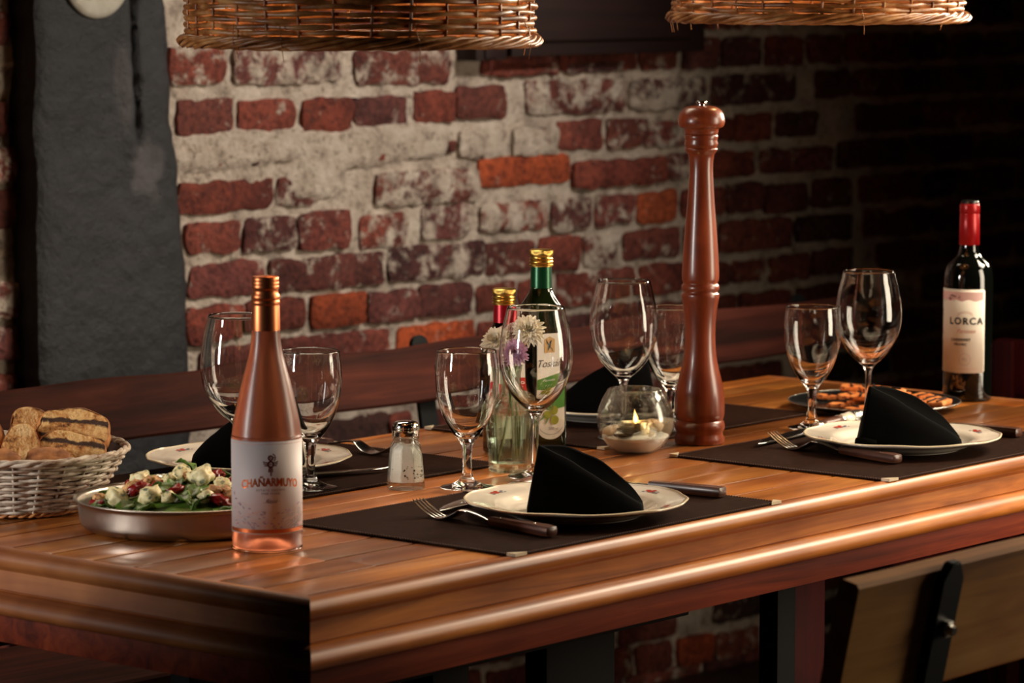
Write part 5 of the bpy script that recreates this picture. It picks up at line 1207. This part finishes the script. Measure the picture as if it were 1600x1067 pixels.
def lampshade(x, y, zb, lab, rz):
    t = thing('pendant_lamp', lab, 'pendant lamp', (x, y, zb), rz, 'wicker pendant lamps over the table')
    Hs = 0.27
    R = lambda z: 0.2015 * (1 - 0.02 * (1 - z / 0.10) ** 2 * (z < 0.10)) * (1 - 0.10 * max(0, z / Hs) ** 2)
    obj('woven_shade', weave(R, 0.016, Hs, 36, 30, 0.0037, 0.0030, 6, 6, 0.0014, 3), M['wicker'], t)
    bm = bmesh.new()
    for k in range(30):
        a = 2 * PI * (k + 0.0) / 30 ; pts = [(R(z) * math.cos(a + 0.01 * math.sin(z * 30 + k)), R(z) * math.sin(a + 0.01 * math.sin(z * 30 + k)), z) for z in [0.004 + Hs * q / 14 for q in range(15)]]
        tube(bm, pts, 0.0019, 5)
    obj('upright_stakes', bm, M['wicker'], t)
    bm = rope(0.2025, 0.0075, 5, 5, 0.0046, 0.0028, 6, 300)
    b2_ = rope(0.2035, 0.0080, 6, 7, 0.0062, 0.0024, 5, 300)
    me_ = bpy.data.meshes.new('tmp'); b2_.to_mesh(me_); bm.from_mesh(me_); b2_.free(); bpy.data.meshes.remove(me_)
    obj('braided_rim', bm, M['wicker'], t)
    bm = bmesh.new(); tube(bm, [(0.181 * math.cos(2 * PI * k / 60), 0.181 * math.sin(2 * PI * k / 60), Hs + 0.003) for k in range(60)], 0.004, 6, closed=True)
    for k in range(6):
        a = 2 * PI * k / 6; tube(bm, [(0.181 * math.cos(a), 0.181 * math.sin(a), Hs + 0.003), (0.02 * math.cos(a), 0.02 * math.sin(a), Hs + 0.02)], 0.0025, 6)
    obj('top_frame', bm, M['wicker'], t)
    bm = lathe([(0, Hs + 0.03), (0.018, Hs + 0.03), (0.020, Hs + 0.02), (0.020, Hs - 0.03), (0.016, Hs - 0.034), (0, Hs - 0.034)], 28); obj('lamp_socket', bm, M['black'], t, auto=50)
    bm = lathe([(0, Hs - 0.110)] + [(0.028 * math.sin(PI * q / 12), Hs - 0.082 - 0.028 * math.cos(PI * q / 12)) for q in range(1, 9)] + [(0.014, Hs - 0.045), (0.013, Hs - 0.034), (0, Hs - 0.034)], 28); obj('bulb', bm, M['bulb'], t)
    bm = bmesh.new(); tube(bm, [(0, 0, Hs + 0.028), (0, 0, 1.948 - zb)], 0.003, 8); obj('cord', bm, M['black'], t)
    light('lamp_light', 'POINT', (x, y, zb + Hs - 0.14), (x, y, 0), 2.0, (1.0, 0.60, 0.28), 0.02)
    # stray cane ends
    bm = bmesh.new(); rb = random.Random(int(x * 100))
    for k in range(7):
        a = rb.uniform(0, 6.28); r = 0.205; tube(bm, smooth_prof([(r * math.cos(a), r * math.sin(a), 0.03), ((r + .006) * math.cos(a + .02), (r + .006) * math.sin(a + .02), 0.012), ((r + .003) * math.cos(a + .03), (r + .003) * math.sin(a + .03), -0.012)], 3), 0.0005, 4)
    obj('loose_fibre', bm, M['wicker'], t)
lampshade(2.9477, 2.7300, 0.5520, 'wicker pendant lamp over the near half of the table, the wider one in view', 0.4)
lampshade(3.9514, 2.7940, 0.5660, 'wicker pendant lamp over the far half of the table, right of the dark cabinet', 1.7)

# bread basket
kx, ky = 2.7374, 3.1000
BK = (kx, ky)
t = thing('bread_basket', 'round whitewashed wicker basket full of toasted bread at the left table end', 'basket', (kx, ky, 0.0016), VA)
RB_ = lambda z: 0.086 + 0.046 * (max(0, z) / 0.070) ** 0.85
obj('woven_wall', weave(RB_, 0.005, 0.067, 16, 26, 0.0024, 0.0028, 6, 7, 0.0008, 9, 0.8), M['white_wicker'], t)
obj('rope_rim', rope(0.1325, 0.0700, 3, 11, 0.0024, 0.0027, 7, 360), M['white_wicker'], t)
bm = bmesh.new()
for k in range(26):
    a = 2 * PI * k / 26; tube(bm, [(RB_(z) * math.cos(a), RB_(z) * math.sin(a), z) for z in [0.003 + 0.066 * q / 6 for q in range(7)]], 0.0016, 5)
obj('upright_stakes', bm, M['white_wicker'], t)
bm = lathe([(0, 0.002), (0.085, 0.002), (0.085, 0.006), (0, 0.006)], 60); obj('basket_floor', bm, M['cane'], t)
obj('foot_ring', rope(0.0900, 0.0034, 2, 26, 0.0016, 0.0020, 6, 300), M['cane'], t)
bm = lathe(smooth_prof([(0.07, 0.009), (0.092, 0.012), (0.108, 0.030), (0.124, 0.062), (0.1295, 0.069)], 4), 60, rmod=lambda a, r, z: 1 + 0.012 * math.sin(9 * a) * (z > 0.05))
bm2 = bmesh.new()
obj('paper_liner', bm, mat('brown_liner_cloth', (74, 56, 48), 0.8), t)
def slice_(name, lab, w_, h_, th, pos, rot, seed, marks=(), crustw=0.0028, dome=0.0):
    t = thing(name, lab, 'bread', (0, 0, 0), 0, 'toasted bread in the basket')
    n = 56; outl = []
    for k in range(n):
        a = 2 * PI * k / n; c, s_ = math.cos(a), math.sin(a); q = (abs(c) ** 2.3 + abs(s_) ** 2.3) ** (-1 / 2.3) * (1.04 if s_ < 0 else 1)
        rr = q * (1 + 0.13 * noise.noise(Vector((c * 1.5, s_ * 1.5, seed))) + 0.03 * noise.noise(Vector((c * 6, s_ * 6, seed))))
        outl.append((rr * c * w_ / 2, rr * s_ * h_ / 2))
    bm = bmesh.new(); rings = []
    for f, z in ((0.30, 0), (0.62, 0), (0.85, 0), (0.95, -0.0006), (0.985, -0.002)):
        rings.append([bm.verts.new((x * f, y * f, th / 2 + z + dome * (1 - f * f) + 0.0022 * noise.noise(Vector((x * f * 60, y * f * 60, seed))) + 0.0012 * noise.noise(Vector((x * f * 170, y * f * 170, seed))))) for x, y in outl])
    c0 = bm.verts.new((0, 0, th / 2 + dome))
    for k in range(n): bm.faces.new((c0, rings[0][k], rings[0][(k + 1) % n]))
    back = [bm.verts.new((x * 0.97, y * 0.97, -th / 2)) for x, y in outl]; rings.append(back)
    for A, B in zip(rings[:-1], rings[1:]):
        for k in range(n): bm.faces.new((A[k], B[k], B[(k + 1) % n], A[(k + 1) % n]))
    bm.faces.new(back[::-1]); obj('crumb', bm, M['crust'] if dome else (M['grilled'] if marks else M['bread']), t)
    bm = bmesh.new(); rr = []
    for f, z in ((0.965, th / 2 - 0.0006), (1.01, th / 2 - 0.0022), (1.03, 0.0), (1.01, -th / 2 + 0.001), (0.96, -th / 2 - 0.0006)):
        rr.append([bm.verts.new((x * f, y * f, z + 0.0006 * noise.noise(Vector((x * 90, y * 90, z * 90))))) for x, y in outl])
    for A, B in zip(rr[:-1], rr[1:]):
        for k in range(n): bm.faces.new((A[k], B[k], B[(k + 1) % n], A[(k + 1) % n]))
    obj('crust', bm, M['crust'], t)
    t.location = loc_of(BK, *pos); t.rotation_euler = rot
    return t
slice_('toast_slice', 'large oval toast slice with dark grill bands, on top at the right of the basket', 0.086, 0.062, 0.016, (0.070, 0.000, 0.092), (math.radians(48), 0.10, VA + 0.05), 3, ((0.016, -0.022, 0.030, 0.004), (-0.006, -0.030, 0.037, 0.007)))
slice_('toast_slice', 'darker toast slice lying under the large one at the right of the basket', 0.086, 0.050, 0.018, (0.070, -0.026, 0.070), (math.radians(52), 0.14, VA + 0.05), 8, ((0.012, -0.034, 0.036, 0.006),))
slice_('bread_end', 'smooth brown bread end at the front rim of the basket', 0.052, 0.040, 0.012, (0.048, -0.070, 0.066), (math.radians(40), 0.05, VA), 12, (), dome=0.006)
slice_('toast_slice', 'thick pale toast slice at the upper left, beside the large oval slice', 0.046, 0.042, 0.030, (0.014, 0.020, 0.094), (math.radians(60), -0.15, VA + 0.25), 15, ())
slice_('toast_slice', 'pale toast slice standing lower left in the basket, above the bread ends', 0.042, 0.046, 0.018, (0.012, -0.035, 0.080), (math.radians(62), 0.1, VA + 0.1), 19, ())
slice_('bread_end', 'brown bread end at the far left front rim of the basket', 0.050, 0.040, 0.012, (-0.006, -0.088, 0.064), (math.radians(40), -0.1, VA), 23, (), dome=0.006)
slice_('toast_slice', 'dark crusted toast slice at the left edge of the picture in the basket', 0.056, 0.055, 0.022, (-0.042, 0.000, 0.086), (math.radians(55), -0.2, VA - 0.1), 27, ((0.0, -0.02, 0.02, 0.010),))
slice_('toast_slice', 'toast slice hidden deepest in the basket under the others', 0.095, 0.070, 0.018, (0.030, 0.015, 0.050), (math.radians(20), 0, VA), 31, ())

# cracker plate
gx, gy = 4.1730, 2.8432
t = thing('cracker_plate', 'dark oval-looking round plate of orange baked strips in front of the red wine', 'plate', (gx, gy, 0.0002), 0)
t['label'] = 'dark round plate of orange baked crackers in front of the red wine bottle'
dk = mat('dark_slate_glaze', (28, 29, 30), 0.25, Coat_Weight=0.4)
obj('plate_body', lathe(smooth_prof([(0, 0.0050), (0.080, 0.0050), (0.100, 0.0065), (0.124, 0.0125)], 4) + smooth_prof([(0.1262, 0.0122), (0.122, 0.0090), (0.098, 0.0020), (0.080, 0.0)], 3) + [(0, 0.0)], 90), dk, t)
obj('rim_line', lathe([(0.1245, 0.0129), (0.1262, 0.0129), (0.1266, 0.0120), (0.1256, 0.0118)], 90, closed=True), M['silver'], t)
GC = (gx, gy); rb = random.Random(4)
CR = [(-0.020, -0.070, .010, .2), (0.020, -0.062, .011, -.3), (-0.045, -0.020, .010, .9), (0.0, -0.020, .016, .1), (0.040, -0.010, .010, -.2), (-0.020, 0.025, .016, .3), (0.025, 0.035, .015, -.5), (-0.050, 0.045, .010, .1), (0.0, 0.070, .012, .2), (-0.010, -0.045, .023, -.2), (0.015, 0.005, .025, .4), (0.083, 0.010, .013, -.9), (0.078, -0.030, .012, -.7), (-0.015, 0.050, .024, .0)]
src = []
for k, (r, b, z, a) in enumerate(CR):
    if k < 3:
        bm = bmesh.new(); box(bm, -0.030, 0.030, -0.013, 0.013, -0.0035, 0.0035, 0.0022)
        bmesh.ops.subdivide_edges(bm, edges=bm.edges[:], cuts=3, use_grid_fill=True)
        for v in bm.verts: v.co += Vector((noise.noise(v.co * 70 + Vector((k, 0, 0))), noise.noise(v.co * 70 + Vector((9, k, 0))), noise.noise(v.co * 50 + Vector((0, 9, k))))) * 0.0022
        o = obj('cracker', bm, M['cracker']); src.append(o)
        bm = bmesh.new()
        for q in (-0.014, 0.004, 0.020): box(bm, q - 0.0014, q + 0.0014, -0.0125, 0.0125, 0.0030, 0.0052, 0.0006)
        obj('dark_stripe', bm, M['char'], o)
    else:
        s0 = src[k % 3]; o = s0.copy(); COL.objects.link(o); c = s0.children[0].copy(); COL.objects.link(c); c.parent = o
    tag(o, 'orange baked cracker with dark stripes on the dark plate', 'cracker', 'crackers on the dark plate')
    place(o, loc_of(GC, r, b, z), (rb.uniform(-.12, .12), rb.uniform(-.12, .12), VA + a))
